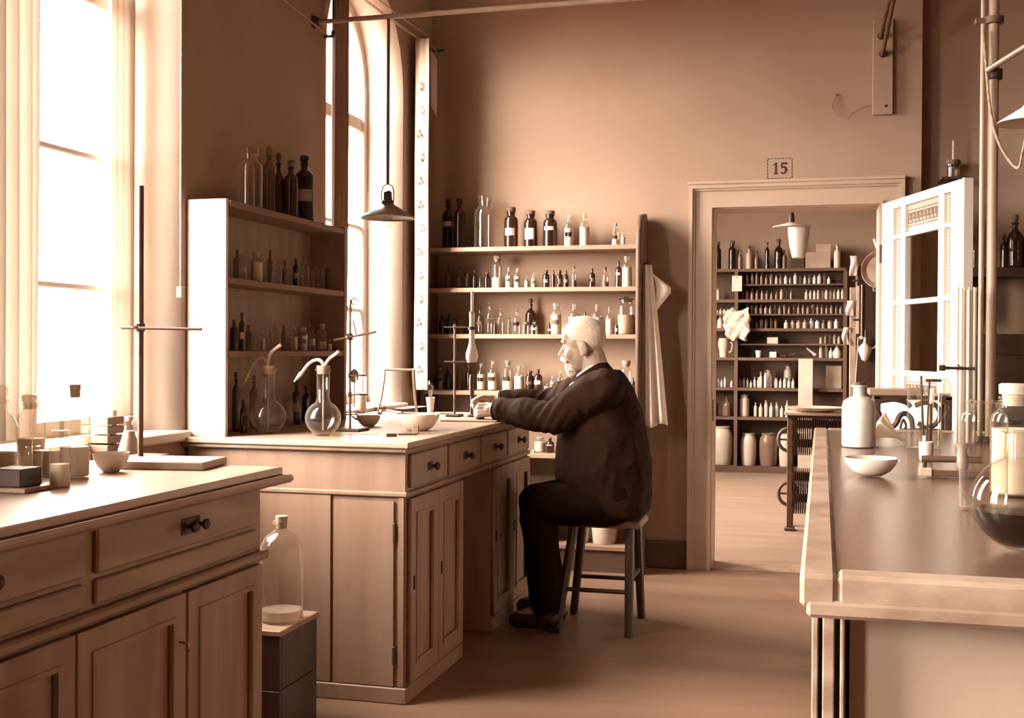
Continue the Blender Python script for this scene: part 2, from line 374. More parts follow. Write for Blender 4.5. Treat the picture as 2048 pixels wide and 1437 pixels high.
for y0, y1 in ((.78, 1.48), (1.52, 2.225), (2.27, 3.035)):
    bm = NB(); box(bm, CX-.002, CX+.014, y0, y1, .768, .872, .005); d = part(cab, 'drawer', bm, 'wood_mid_y', False)
    m = (y0+y1)/2+.01
    bm = NB(); box(bm, CX+.013, CX+.017, m-.045, m+.045, .80, .84, .002); h = part(d, 'handle', bm, 'iron', False)
    for s in (-1, 1): knob(h, 'handle_knob', (CX+.016, m+s*.028, .82), (1, 0, 0), .9)
    bm = NB(); box(bm, CX-.002, CX+.010, y0, y1, .70, .755, .004); part(cab, 'rail_board', bm, 'wood_mid_y', False)
for y0, y1 in ((.80, 1.26), (1.27, 1.72), (1.74, 2.18), (2.19, 2.63), (2.645, 3.045)):
    frame_panel(cab, 'door', y0, y1, .075, .655, pcx, .055, .020, .010, 'wood_mid')
bm = NB(); tube(bm, [(CX+.02, 2.60, .54), (CX+.05, 2.59, .54), (CX+.05, 2.60, .52), (CX+.03, 2.62, .515)], .003, 6); part(cab, 'door_hook', bm, 'brass')

# ---- long bench on the right
BX, B0, B1, BT = -.03, 1.83, 5.30, .93
bench = thing('laboratory_bench', 'long wooden laboratory bench in the right foreground', 'bench', (.8, 3.5, 0))
bm = NB(); box(bm, BX+.055, 1.66, B0+.06, B1-.05, .885, BT-.004); part(bench, 'worktop', bm, 'wood_bench', False)
for x0, x1, y0, y1 in ((BX, BX+.055, B0, B1), (BX+.055, 1.70, B0, B0+.06), (BX+.055, 1.70, B1-.05, B1)):
    bm = NB(); box(bm, x0, x1, y0, y1, .880, BT+.002, .007); part(bench, 'edge_board', bm, 'wood_bench_edge', False)
    if y0 == B0 and x0 > BX:
        bm = NB(); box(bm, BX+.01, 1.70, B0-.004, B0+.010, .866, .893, .006); part(bench, 'edge_moulding', bm, 'wood_bench_edge', False)
bm = NB(); box(bm, .045, 1.64, B0+.075, B0+.095, .06, .885); part(bench, 'end_panel', bm, 'wood_end', False)
for x0, x1 in ((-.012, -.002), (.004, .022), (.030, .037)):
    bm = NB(); box(bm, x0, x1, B0+.03, B0+.09, 0, .885, .002); part(bench, 'corner_post', bm, 'wood_bench_edge', False)
bm = NB(); box(bm, -.010, .040, B0+.06, B0+.10, 0, .885); part(bench, 'corner_core', bm, 'wood_dark', False)
bm = NB(); box(bm, .0, .02, B0+.10, B1-.08, .06, .885); part(bench, 'side_panel', bm, 'wood_mid', False)
bm = NB(); box(bm, .0, 1.64, B1-.10, B1-.08, .06, .885); part(bench, 'far_panel', bm, 'wood_mid', False)
bm = NB(); box(bm, .02, 1.62, B0+.09, B1-.09, 0, .07); part(bench, 'plinth', bm, 'wood_dark', False)

# ---- reagent shelves on the wall behind the man
SY = 6.58; SH = [1.859, 1.622, 1.352, 1.022, .664, .150]
rack = thing('wall_shelf_unit', 'tall open reagent shelf unit against the wall behind the old man', 'shelf', (-1.63, 6.7, 0))
for k, z in enumerate(SH):
    bm = NB(); box(bm, -2.27, -1.012, SY, YB-.004, z-.026, z, .003); part(rack, 'shelf', bm, 'shelf_wood', False)
prof = [(SY-.02, 0), (YB-.004, 0), (YB-.004, 2.0), (YB-.02, 2.035), (SY+.10, 2.035), (SY+.05, 2.02), (SY+.01, 1.97), (SY-.02, 1.88)]
prof = [(SY-.02, 0), (YB-.004, 0), (YB-.004, 2.0)]+[(YB-.004-.06*(1-math.cos(t*math.pi/10)), 2.0+.05*math.sin(t*math.pi/10)) for t in range(1, 6)]+[(SY+.08, 2.03), (SY+.02, 1.985), (SY-.01, 1.92), (SY-.02, 1.84)]
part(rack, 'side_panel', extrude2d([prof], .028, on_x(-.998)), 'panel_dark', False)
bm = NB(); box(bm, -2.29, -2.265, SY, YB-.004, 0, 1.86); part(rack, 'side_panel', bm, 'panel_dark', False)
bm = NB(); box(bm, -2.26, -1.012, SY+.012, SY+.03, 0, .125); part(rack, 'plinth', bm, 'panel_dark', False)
# towel on the side panel
tw = thing('towel', 'white towel hanging from a nail on the shelf side panel', 'towel', (-.955, 6.66, .82))
def sheet(rows, th=.004):
    """cloth from rows of points, thickened"""
    bm = NB(); g = [[bm.verts.new(p) for p in r] for r in rows]
    for a, b in zip(g, g[1:]):
        for i in range(len(a)-1): bm.faces.new((a[i], a[i+1], b[i+1], b[i]))
    bmesh.ops.recalc_face_normals(bm, faces=bm.faces); bmesh.ops.solidify(bm, geom=bm.faces[:], thickness=th); return bm
rows = []
for i in range(15):
    t = i/14; z = 1.745-t*.905; x0 = -.966+.008*t; x1 = -.935+.095*t**.9
    rows.append([(x0+(x1-x0)*j/9, 6.60+.018*math.sin(j*1.5+.4)*(.3+.7*t)+.03*j/9, z-.012*math.sin(j*.7)*t) for j in range(10)])
part(tw, 'fabric', sheet(rows), 'cloth_white', 'all')
rows = []
for i in range(10):
    t = i/9; x1 = -.95+.012+(.125*min(1, t/.38) if t < .38 else .125*(1-(t-.38)/.62))
    rows.append([(-.955+(x1+.955)*j/6, 6.645+.01*math.sin(j*1.1), 1.735-t*.25-.035*(j/6)) for j in range(7)])
part(tw, 'folded_corner', sheet(rows), 'cloth_white', 'all')
bm = NB(); tube(bm, [(-.985, 6.64, 1.75), (-.945, 6.64, 1.762)], .004, 8); part(tw, 'nail', bm, 'iron')

# ---- reagent shelves on the window pier, standing on the desk
PX, P0, P1 = -2.135, 3.985, 5.06; PH = [1.818, 1.530, 1.255]
pier = thing('pier_shelf_unit', 'reagent shelf unit between the windows with a pale end board', 'shelf', (-2.22, 4.5, DTOP))
bm = NB(); box(bm, -2.306, PX-.01, P0-.02, P0, DTOP, 1.822, .002); part(pier, 'end_board', bm, 'paint_white', False)
for z in PH:
    bm = NB(); box(bm, -2.306, PX, P0, P1, z-.024, z, .002); part(pier, 'shelf', bm, 'shelf_wood_y', False)
bm = NB(); box(bm, -2.306, PX+.004, P1, P1+.028, DTOP, 1.83, .002); part(pier, 'end_post', bm, 'wood_mid', False)
bm = NB(); box(bm, -2.309, -2.301, P0, P1, DTOP, 1.80); part(pier, 'back_board', bm, 'wood_mid', False)

# ---- stool
sx, sy, sz = -.965, 5.33, .50
stool = thing('wooden_stool', 'plain wooden stool with splayed legs under the seated man', 'stool', (sx, sy, 0))
bm = NB(); box(bm, sx-.135, sx+.19, sy-.13, sy+.13, sz-.035, sz, .01); part(stool, 'seat', bm, 'wood_mid')
for dx, dy in ((-1, -1), (-1, 1), (1, -1), (1, 1)):
    ft = (sx+dx*(.175 if dx < 0 else .15), sy+dy*.19, 0); tp = (sx+dx*(.115 if dx < 0 else .14), sy+dy*.105, sz-.03)
    bm = NB(); tube(bm, [ft, tp], [.019, .022], 8); part(stool, 'leg', bm, 'wood_dark')
for dy in (-1, 1):
    bm = NB(); tube(bm, [(sx-.152, sy+dy*.157, .19), (sx+.146, sy+dy*.157, .19)], .010, 8); part(stool, 'stretcher', bm, 'wood_dark')
bm = NB(); tube(bm, [(sx+.145, sy-.148, .24), (sx+.145, sy+.148, .24)], .010, 8); part(stool, 'stretcher', bm, 'wood_dark')

# ---- crate between the two cabinets
crate = thing('wooden_crate', 'dark wooden crate standing between the cabinet and the desk', 'crate', (-1.86, 3.56, 0))
cx0, cx1, cy0, cy1, cz = -2.05, -1.655, 3.415, 3.70, .37
bm = NB(); box(bm, cx0-.006, cx1+.006, cy0-.006, cy1+.006, cz-.018, cz, .002); part(crate, 'lid', bm, 'wood_mid', False)
for k in range(2):
    z0 = .004+k*.175
    bm = NB(); box(bm, cx0, cx1, cy0, cy0+.015, z0, z0+.172, .002); part(crate, 'board', bm, 'wood_dark', False)
    bm = NB(); box(bm, cx1-.015, cx1, cy0+.016, cy1, z0, z0+.172, .002); part(crate, 'board', bm, 'wood_dark', False)
    bm = NB(); box(bm, cx0, cx0+.015, cy0+.016, cy1, z0, z0+.172, .002); part(crate, 'board', bm, 'wood_dark', False)
    bm = NB(); box(bm, cx0+.016, cx1-.016, cy1-.015, cy1, z0, z0+.172, .002); part(crate, 'board', bm, 'wood_dark', False)

# ---- the glazed door, standing open into the room
HG = Vector((DX1-.005, YB-.055, 0)); DANG = math.atan2(-.895, .304)
door = bpy.data.objects.new('door_1', None); COL.objects.link(door); door.location = HG; door.rotation_euler = (0, 0, DANG); door['kind'] = 'structure'
door['label'] = 'white glazed door standing open, with patterned border panes'
DW, DHh = .955, 2.075
Dn = Vector((-math.sin(DANG), math.cos(DANG), 0)); Dd = Vector((math.cos(DANG), math.sin(DANG), 0))
def door_u(px, py=600):
    d = FW+RT*((px-1024)/F)-UP*((py-718.5)/F); t = (HG-EYE).dot(Dn)/d.dot(Dn); return (EYE+d*t-HG).dot(Dd)
us = [0, door_u(1784), door_u(1799), door_u(1807), door_u(1874), door_u(1884), door_u(1899), DW]
zs = [2.03, 1.885, 1.865, 1.535, 1.510, 1.165, 1.135, 1.0]    # top and bottom of the four pane rows
TD = .042
def dpart(parent, name, x0, x1, z0, z1, y0=0, y1=TD, mat='paint_door', bev=.004):
    bm = NB(); box(bm, x0, x1, y0, y1, z0, z1, bev); return part(parent, name, bm, mat, False, True)
dpart(door, 'stile', 0, us[1], .01, DHh); dpart(door, 'stile', us[6], DW, .01, DHh)
dpart(door, 'top_rail', us[1], us[6], zs[0], DHh); dpart(door, 'lock_rail', us[1], us[6], .86, zs[7])
dpart(door, 'bottom_rail', us[1], us[6], .01, .24)
dpart(door, 'lower_panel', us[1], us[6], .24, .86, .012, .03)
dpart(door, 'edge_strip', DW, DW+.02, .012, DHh+.004, .006, TD+.016)
for a, b in ((us[2], us[3]), (us[4], us[5])): dpart(door, 'glazing_bar', a, b, zs[7], zs[0], .002, TD-.002)
for a, b in ((zs[2], zs[1]), (zs[4], zs[3]), (zs[6], zs[5])):
    for u0, u1 in ((us[1], us[2]), (us[3], us[4]), (us[5], us[6])): dpart(door, 'glazing_bar', u0, u1, a, b, .002, TD-.002)
for r in range(4):
    z1, z0 = zs[2*r], zs[2*r+1]
    for c, (u0, u1) in enumerate(((us[1], us[2]), (us[3], us[4]), (us[5], us[6]))):
        plain = (c == 1 and r in (1, 2))
        p = dpart(door, 'pane', u0-.003, u1+.003, z0-.003, z1+.003, .019, .023, 'window_glass' if plain else 'glass_frost', 0)
        if plain: continue
        bm = NB()
        if c == 1:                                 # meander border
            hh = (z1-z0); zc = (z0+z1)/2; b = min(.028, hh*.25); n = 9; s = (u1-u0-.02)/n
            for zz in (zc-b*1.45, zc+b*1.45): box(bm, u0+.006, u1-.006, .0165, .0188, zz-.0025, zz+.0025)
            for k in range(n):
                x = u0+.01+k*s
                box(bm, x, x+s*.8, .0165, .0188, zc+b*.75, zc+b); box(bm, x+s*.62, x+s*.82, .0165, .0188, zc-b*.3, zc+b); box(bm, x, x+s*.2, .0165, .0188, zc-b, zc+b)
                box(bm, x, x+s, .0165, .0188, zc-b, zc-b*.75); box(bm, x+s*.35, x+s*.75, .0165, .0188, zc-b*.3, zc-b*.05)
        else:                                      # a string of dots
            n = max(4, int((z1-z0)/.016)); xc = (u0+u1)/2
            for k in range(n):
                z = z0+.012+(z1-z0-.024)*k/(n-1); box(bm, xc-.004, xc+.004, .0165, .0188, z-.003, z+.003)
        if len(bm.faces): part(p, 'etched_pattern', bm, 'label_dark', False, True)
bm = NB(); box(bm, .85, .89, -.006, 0, 1.02, 1.12, .002); h = part(door, 'lock_plate', bm, 'brass', False, True)
bm = NB(); tube(bm, [(.87, -.004, 1.06), (.87, -.05, 1.06), (.78, -.052, 1.055)], .008, 8); part(h, 'door_handle', bm, 'brass', True, True)
for z in (.3, 1.75):
    bm = NB(); tube(bm, [(-.006, -.004, z), (-.006, -.004, z+.1)], .008, 8); part(door, 'hinge', bm, 'iron', True, True)

# ================================================================== bottles
PROF = {   # body outline, stopper outline, highest contents, radius of the straight body ends at
    'std':   ([(0, .004), (.90, 0), (1, .02), (1, .56), (.93, .63), (.62, .70), (.38, .735), (.34, .76), (.34, .83), (.46, .84), (.46, .87), (.30, .872)],
              [(0, .80), (.28, .80), (.31, .87), (.26, .885), (.48, .91), (.55, .945), (.46, .985), (0, 1)], .56),
    'tall':  ([(0, .004), (.90, 0), (1, .015), (1, .66), (.93, .71), (.60, .76), (.40, .785), (.36, .80), (.36, .85), (.48, .86), (.48, .885), (.32, .887)],
              [(0, .82), (.3, .82), (.32, .885), (.28, .90), (.5, .92), (.5, .985), (.4, 1), (0, 1)], .66),
    'wide':  ([(0, .004), (.92, 0), (1, .02), (1, .66), (.94, .72), (.70, .765), (.58, .785), (.56, .80), (.56, .85), (.68, .86), (.68, .885), (.52, .887)],
              [(0, .80), (.50, .80), (.54, .885), (.54, .90), (.66, .905), (.68, .985), (.60, 1), (0, 1)], .66),
    'jar':   ([(0, .004), (.94, 0), (1, .015), (1, .74), (.95, .79), (.74, .82), (.68, .83), (.68, .88), (.78, .89), (.78, .91), (.62, .912)],
              [(0, .86), (.60, .86), (.64, .912), (.84, .915), (.86, .945), (.40, .955), (.30, .99), (0, 1)], .74),
    'ball':  ([(0, .004), (.85, 0), (.97, .03), (1, .10), (1, .48), (.95, .56), (.70, .64), (.36, .69), (.32, .72), (.32, .80), (.44, .81), (.44, .835), (.28, .837)],
              [(0, .78), (.26, .78), (.28, .84), (.22, .86), (.34, .88), (.40, .925), (.34, .975), (0, 1)], .48),
    'cork':  ([(0, .004), (.90, 0), (1, .02), (1, .62), (.92, .69), (.55, .75), (.40, .775), (.38, .80), (.38, .87), (.48, .88), (.48, .91), (.34, .912)],
              [(0, .86), (.32, .86), (.40, 1), (0, 1)], .60),
}
_cache = {}
def _m(key, fn):
    if key not in _cache: _cache[key] = fn()
    return _cache[key]
def _lm(key, prof, mat, seg=18):
    return _m(key, lambda: _mesh(key[0], lathe(NB(), prof, seg=seg), mat, True))
def _child(root, name, me):
    o = bpy.data.objects.new(name, me); COL.objects.link(o); o.parent = root; return o
def patch(r, z0, z1, a0, a1, n=7):
    """curved paper label on the side turned to the room"""
    bm = NB(); lo, hi = [], []
    for k in range(n+1):
        a = a0+(a1-a0)*k/n; lo.append(bm.verts.new((r*math.cos(a), r*math.sin(a), z0))); hi.append(bm.verts.new((r*math.cos(a), r*math.sin(a), z1)))
    for k in range(n): bm.faces.new((lo[k], lo[k+1], hi[k+1], hi[k]))
    bmesh.ops.solidify(bm, geom=bm.faces[:], thickness=-.012); return bm
def bottle(loc, rad, h, kind='std', gl='glass_clear', stop='glass_clear', fill=0, content='powder', lab=None, label='', cat='bottle', group=None, name='reagent_bottle', facing=-R(90)):
    body, st, top = PROF[kind]
    r = thing(name, label, cat, loc, group); r.scale = (rad, rad, h)
    _child(r, 'body', _lm(('body', kind, gl), body, gl))
    if stop: _child(r, 'stopper', _lm(('stopper', kind, stop), st, stop, 14))
    if fill:
        z = top*fill; _child(r, 'contents', _lm(('contents', kind, round(z, 2), content), [(0, .012), (.88, .012), (.93, .03), (.93, z), (0, z+.003)], content))
    if lab:
        z0, z1, mat = lab
        _child(r, 'label', _m(('label', z0, z1, mat, round(facing, 2)), lambda: _mesh('label', patch(1.012, z0, z1, facing-.75, facing+.75), mat, True)))
    return r
ORD = ['first', 'second', 'third', 'fourth', 'fifth', 'sixth', 'seventh', 'eighth', 'ninth', 'tenth', 'eleventh', 'twelfth', 'thirteenth', 'fourteenth', 'fifteenth', 'sixteenth', 'seventeenth', 'eighteenth', 'nineteenth', 'twentieth', 'twenty-first', 'twenty-second', 'twenty-third']
# glass, stopper, contents for each look
LOOK = {'A': ('glass_amber', 'cork_dark', 0, None, 'amber glass'), 'K': ('glass_black', 'glass_black', 0, None, 'dark glass'), 'C': ('glass_clear', 'glass_clear', 0, None, 'clear glass'),
        'W': ('glass_clear', 'glass_frost', .97, 'powder', 'white-filled'), 'H': ('glass_clear', 'cork', .5, 'powder', 'half-filled clear glass'), 'S': ('glass_smoke', 'glass_smoke', 0, None, 'smoky glass'),
        'D': ('glass_clear', 'cork_dark', .6, 'liquid_brown', 'clear glass'), 'M': ('glass_milk', 'cork_dark', 0, None, 'milky glass'), 'G': ('glass_clear', 'glass_smoke', .7, 'powder_grey', 'grey-filled')}
LB = {'-': None, 'l': (.30, .48, 'label_paper'), 'd': (.32, .46, 'label_dark'), 'L': (.22, .52, 'label_paper'), 't': (.46, .56, 'label_paper')}
KN = {'s': ('std', 'stoppered bottle'), 't': ('tall', 'tall stoppered bottle'), 'w': ('wide', 'wide-mouth bottle'), 'j': ('jar', 'lidded jar'), 'b': ('ball', 'ball-stoppered bottle'), 'c': ('cork', 'corked bottle')}
LBW = {'-': '', 'l': ' with pale label', 'd': ' with dark label', 'L': ' with large pale label', 't': ' with narrow pale label'}
def row(spec, z, plane, zbase_px, where, group, facing=-R(90)):
    """spec items: px, width px, top px, code kind+look+label[, offset]; plane = (axis, value) of the bottles' centres"""
    spec = sorted(spec, key=lambda s: s[0])
    for i, s in enumerate(spec):
        px, w, top, code = s[:4]; off = s[4] if len(s) > 4 else 0
        ax, v = plane; p = at(px, zbase_px, ax, v+off); k = mpp(p)
        q = at(px, top, ax, v+off); h = q.z-z
        kind, kw = KN[code[0]]; gl, st, fill, con, lw = LOOK[code[1]]
        size = 'small ' if w <= 10 and 'pier' not in where else ('large ' if w >= 34 else '')
        lab = '%s%s %s%s, %s from left on %s' % (size, lw, kw, LBW[code[2]], ORD[i], where)
        if i == len(spec)-1: lab = '%s%s %s%s, rightmost on %s' % (size, lw, kw, LBW[code[2]], where)
        bottle((p.x, p.y, z+.0008), w*k/2, h, kind, gl, st, fill, con or 'powder', LB[code[2]], lab, 'bottle', group, 'reagent_bottle' if code[0] != 'j' else 'reagent_jar', facing)
WB = (1, 6.71)
row([(897, 25, 400, 'tKt', .04), (919, 24, 398, 'tK-', -.03), (969, 42, 392, 'wC-'), (1022, 28, 415, 'wAl'), (1061, 27, 422, 'wAL'), (1100, 28, 422, 'wAt'),
     (1138, 20, 431, 'cWd'), (1169, 21, 427, 'cW-'), (1231, 15, 447, 'cHd'), (1246, 9, 461, 'cW-')], SH[0], WB, 490, 'top wall shelf', 'bottles on the top wall shelf')
row([(896, 14, 528, 'bS-'), (919, 13, 531, 'bSd'), (935, 9, 546, 'cS-'), (949, 11, 541, 'cA-'), (961, 9, 548, 'cS-'), (974, 13, 545, 'wA-'), (994, 22, 512, 'wH-'), (1017, 13, 535, 'cWd'), (1034, 13, 537, 'cWd'),
     (1053, 9, 552, 'cW-'), (1067, 10, 546, 'cWd'), (1092, 14, 541, 'wAl'), (1107, 9, 541, 'cA-'), (1119, 13, 541, 'wAL'), (1132, 10, 541, 'cAl'), (1148, 10, 533, 'cD-'),
     (1184, 13, 537, 'cAl'), (1211, 14, 534, 'bD-'), (1237, 13, 522, 'cAt'), (1254, 20, 513, 'wW-', -.02)], SH[1], WB, 572, 'second wall shelf', 'bottles on the second wall shelf')
row([(884, 12, 632, 'cK-'), (899, 13, 628, 'cK-'), (920, 16, 632, 'jS-'), (943, 10, 625, 'cS-'), (960, 15, 612, 'bSd'), (979, 16, 603, 'bCd'), (990, 8, 642, 'cA-', -.05), (1001, 18, 615, 'bC-'), (1018, 9, 635, 'cS-'), (1034, 20, 616, 'bCd'),
     (1051, 16, 641, 'sC-', -.07), (1061, 22, 597, 'bA-', .07), (1068, 15, 642, 'sCl', -.07), (1099, 9, 646, 'cAl'), (1112, 22, 607, 'wWd'), (1128, 9, 650, 'cW-', -.05), (1148, 23, 609, 'cW-'),
     (1170, 8, 623, 'cA-'), (1194, 24, 610, 'cW-'), (1219, 17, 615, 'cW-'), (1233, 8, 645, 'cAL', -.07), (1252, 36, 594, 'jG-', .02)], SH[2], WB, 668, 'third wall shelf', 'bottles on the third wall shelf')
row([(880, 14, 730, 'sGd'), (896, 11, 736, 'cK-'), (919, 14, 735, 'cS-'), (938, 15, 731, 'cA-'), (962, 17, 727, 'cWd'), (985, 20, 723, 'cWd'), (1015, 22, 722, 'tHd'), (1038, 20, 733, 'cW-'), (1059, 17, 742, 'wAd'),
     (1076, 18, 739, 'cAl'), (1094, 11, 768, 'cWd'), (1105, 10, 752, 'cWd'), (1120, 13, 740, 'cCd'), (1139, 16, 745, 'cW-'), (1162, 18, 740, 'cW-'), (1252, 26, 722, 'wH-'), (1266, 9, 756, 'cAd', -.07)], SH[3], WB, 785, 'fourth wall shelf', 'bottles on the fourth wall shelf')
row([(1067, 7, 897, 'cW-', -.05), (1080, 24, 874, 'wW-'), (1100, 17, 876, 'cAt', -.03)], SH[4], WB, 912, 'fifth wall shelf beside the desk', 'bottles on the fifth wall shelf')
# window pier: seen from the side, bottles face the room (+X) and the camera
PB = (0, -2.215)
row([(500, 50, 296, 'wC-', .01), (538, 26, 294, 'tS-', -.04), (557, 26, 305, 'bA-', -.04), (582, 28, 322, 'tA-', .015), (609, 38, 312, 'tKl', .02)], PH[0]+.0005, PB, 425, 'pier shelf top', 'bottles on top of the pier shelves', -R(60))
row([(474, 15, 500, 'tS-', -.02), (486, 16, 508, 'jCl', .02), (513, 25, 504, 'wW-', .02), (540, 11, 500, 'tS-', -.03), (555, 18, 508, 'bC-'), (570, 12, 520, 'sS-', -.02), (592, 13, 517, 'tAl'), (611, 12, 518, 'tC-'), (622, 9, 530, 'cC-', .03),
     (633, 11, 528, 'cC-'), (645, 8, 536, 'cC-', .03), (655, 8, 536, 'cS-')], PH[1]+.0005, PB, 570, 'upper pier shelf', 'bottles on the upper middle pier shelf', -R(60))
row([(468, 16, 640, 'tA-'), (484, 13, 626, 'tAl', .02), (497, 15, 650, 'tS-', -.02), (508, 8, 662, 'cC-', .03), (517, 8, 663, 'cC-', .03), (526, 8, 662, 'cW-', .03), (535, 8, 664, 'cC-', .03), (553, 18, 641, 'sC-'), (567, 12, 650, 'cS-'),
     (581, 14, 625, 'bC-', -.04), (590, 10, 655, 'cW-', .04), (606, 19, 655, 'wWl', .01), (625, 13, 656, 'cCL'), (643, 21, 648, 'wH-'), (659, 10, 680, 'cW-', .04)], PH[2]+.0005, PB, 702, 'lower pier shelf', 'bottles on the lower middle pier shelf', -R(60))
row([(472, 16, 745, 'tA-', -.02), (487, 15, 800, 'cAL', .04), (508, 18, 752, 'tS-', -.03), (580, 13, 782, 'tC-', .06), (593, 19, 762, 'tAl', .02), (613, 18, 772, 'tK-', -.02), (640, 16, 775, 'tA-', -.02), (660, 15, 780, 'tS-')], DTOP, PB, 840, 'desk under pier shelves', 'bottles on the desk under the pier shelves', -R(60))
# recess to the right of the door
rs = thing('recess_shelf', 'dark wall shelf in the recess to the right of the door', 'shelf', (1.3, YB+REC-.12, 1.6))
RZ = at(1990, 538, 1, YB+REC-.12).z
bm = NB(); box(bm, .60, XR-.2, YB+REC-.24, YB+REC-.003, RZ-.05, RZ, .003); part(rs, 'shelf_board', bm, 'wood_dark', False)
for x in (.75, 1.5, 2.2):
    bm = NB(); box(bm, x, x+.03, YB+REC-.22, YB+REC-.003, RZ-.28, RZ-.05, .003); part(rs, 'bracket', bm, 'wood_dark', False)
row([(1944, 22, 468, 'wC-'), (2008, 15, 470, 'tK-'), (2030, 34, 428, 'bA-'), (2060, 24, 460, 'tA-'), (2090, 24, 470, 'tK-'), (1918, 18, 478, 'cA-')], RZ, (1, YB+REC-.12), 538, 'shelf in recess', 'bottles on the recess shelf')
cb = thing('low_cupboard', 'very dark wooden cupboard below the recess shelf', 'cupboard', (1.4, YB+REC-.2, 0))
bm = NB(); box(bm, .62, 2.3, YB+REC-.22, YB+REC-.003, 0, 1.36, .004); part(cb, 'carcass', bm, 'wood_dark', False)
for x0, x1 in ((.64, 1.18), (1.19, 1.73), (1.74, 2.28)): frame_panel(cb, 'door', x0, x1, .1, 1.33, lambda u, v, w: (u, YB+REC-.22-w, v), .07, .018, .01, 'wood_dark')

# ================================================================== ground outside, curtains, wires, pipes, lamps
bm = NB(); box(bm, -60, XL-WT-.05, -40, 50, -1.2, -1.0); struct('ground', bm, 'plaster_dark', label='added ground outside the windows, blocking light from below')  # unseen slab, added to block sky light from below the horizon
def V(px, py, Y): return at(px, py, 1, Y)
def hang(y0, y1, x, z0, z1, amp, n, seed, taper=.0, x2=None):
    """hanging curtain along Y: folds of n waves"""
    rows = []; cols = n*6
    for i in range(13):
        t = i/12; z = z1+(z0-z1)*t; r = []
        for j in range(cols+1):
            u = j/cols; yy = y0+(y1-y0)*u; yy = yy+(y0+y1-2*yy)/2*taper*math.sin(math.pi*t)
            r.append((x+amp*math.sin(u*n*2*math.pi+seed+.5*math.sin(3*t+seed)), yy, z))
        rows.append(r)
    return sheet(rows, .003)
def curtain(label, y0, y1, x, z0, z1, mat, amp=.02, n=3, seed=0, taper=.0, group=None):
    t = thing('window_curtain', label, 'curtain', (x, (y0+y1)/2, z0))
    part(t, 'drape', hang(y0, y1, x, z0, z1, amp, n, seed, taper), mat, 'all'); return t
curtain('pale curtain at the extreme left edge of the near window', 2.78, 3.01, -2.25, 1.0, 3.25, 'curtain', .022, 4, .3)
curtain('gathered curtain beside the bright right reveal of the near window', 3.75, 3.90, -2.50, .965, 3.2, 'curtain', .014, 4, 1.1)
curtain('dark curtain on the near side of the far window', 5.215, 5.385, -2.265, .96, 3.02, 'curtain_dark', .016, 3, .7)
fc = curtain('curtain with dotted white border on the far side of the far window', 6.42, 6.58, -2.245, 1.03, 3.04, 'curtain_dark', .022, 2, .2)
YE = 6.40; xe0, xe1 = at(829, 500, 1, YE).x, at(857, 500, 1, YE).x      # the border turns out from the wall towards the window
part(fc, 'border', sheet([[(xe0+(xe1-xe0)*j/8, YE+.006*math.sin(j*1.3)+.004*math.sin(i*.9), 3.04-2.01*i/14) for j in range(9)] for i in range(15)], .003), 'cloth_white', 'all')
bm = NB()
for k in range(13):
    z = 2.78-k*.135; xx = (xe0+xe1)/2+.012*math.sin(k*2.4)
    for a, b in ((0, 0), (.010, -.022), (-.006, -.03)): box(bm, xx+a-.004, xx+a+.004, YE-.016, YE-.0135, z+b-.009, z+b+.009)
part(fc, 'printed_leaves', bm, 'iron', False)
bm = NB(); rows = [[(-2.245+.01*j, 6.60+.012*j, 3.03-.33*i/6-.02*j) for j in range(4)] for i in range(7)]
part(fc, 'tie_ribbon', sheet(rows), 'cloth_white', 'all')
cw = thing('curtain_wire', 'pair of curtain wires strung above the far window', 'wire', (-2.25, 5.8, 3.05))
for dx, z in ((0, 3.05), (.03, 3.075), (.015, 3.03)):
    bm = NB(); tube(bm, smooth_path([(-2.25+dx, 6.75, z+.01), (-2.25+dx, 5.6, z-.015), (-2.25+dx, 4.3, z+.01)], 5), .003, 6); part(cw, 'wire', bm, 'brass')
for y in (6.75, 4.3):
    bm = NB(); tube(bm, [(-2.312, y, 3.06), (-2.205, y, 3.06)], .007, 8); part(cw, 'bracket', bm, 'iron')
pw = thing('picture_wire', 'single wire running along the wall pier to an iron hook', 'wire', (-2.28, 4.6, 2.83))
bm = NB(); tube(bm, [(-2.285, 3.95, 2.84), (-2.285, 5.225, 2.755)], .004, 6); part(pw, 'wire', bm, 'brass')
bm = NB(); tube(bm, [(-2.312, 5.225, 2.755), (-2.27, 5.225, 2.755), (-2.265, 5.225, 2.78)], .009, 8); part(pw, 'hook', bm, 'iron')
bm = NB(); tube(bm, [(-2.312, 3.955, 2.84), (-2.27, 3.955, 2.84)], .007, 8); part(pw, 'hook', bm, 'iron')
# blind cord beside the near window
bc = thing('blind_cord', 'blind cord with a wooden toggle hanging by the near window', 'cord', (-2.29, 3.945, 1.55))
p0 = at(361, 580, 0, -2.29)
bm = NB(); tube(bm, [(-2.29, p0.y, p0.z), (-2.29, p0.y, 3.6)], .0035, 6); part(bc, 'cord', bm, 'cork')
bm = NB(); box(bm, -2.302, -2.278, p0.y-.012, p0.y+.012, p0.z-.03, p0.z+.012, .003); part(bc, 'toggle', bm, 'wood_mid', False)
bm = NB(); tube(bm, [(-2.312, p0.y, 3.6), (-2.28, p0.y, 3.6)], .006, 8); part(bc, 'screw_eye', bm, 'iron')
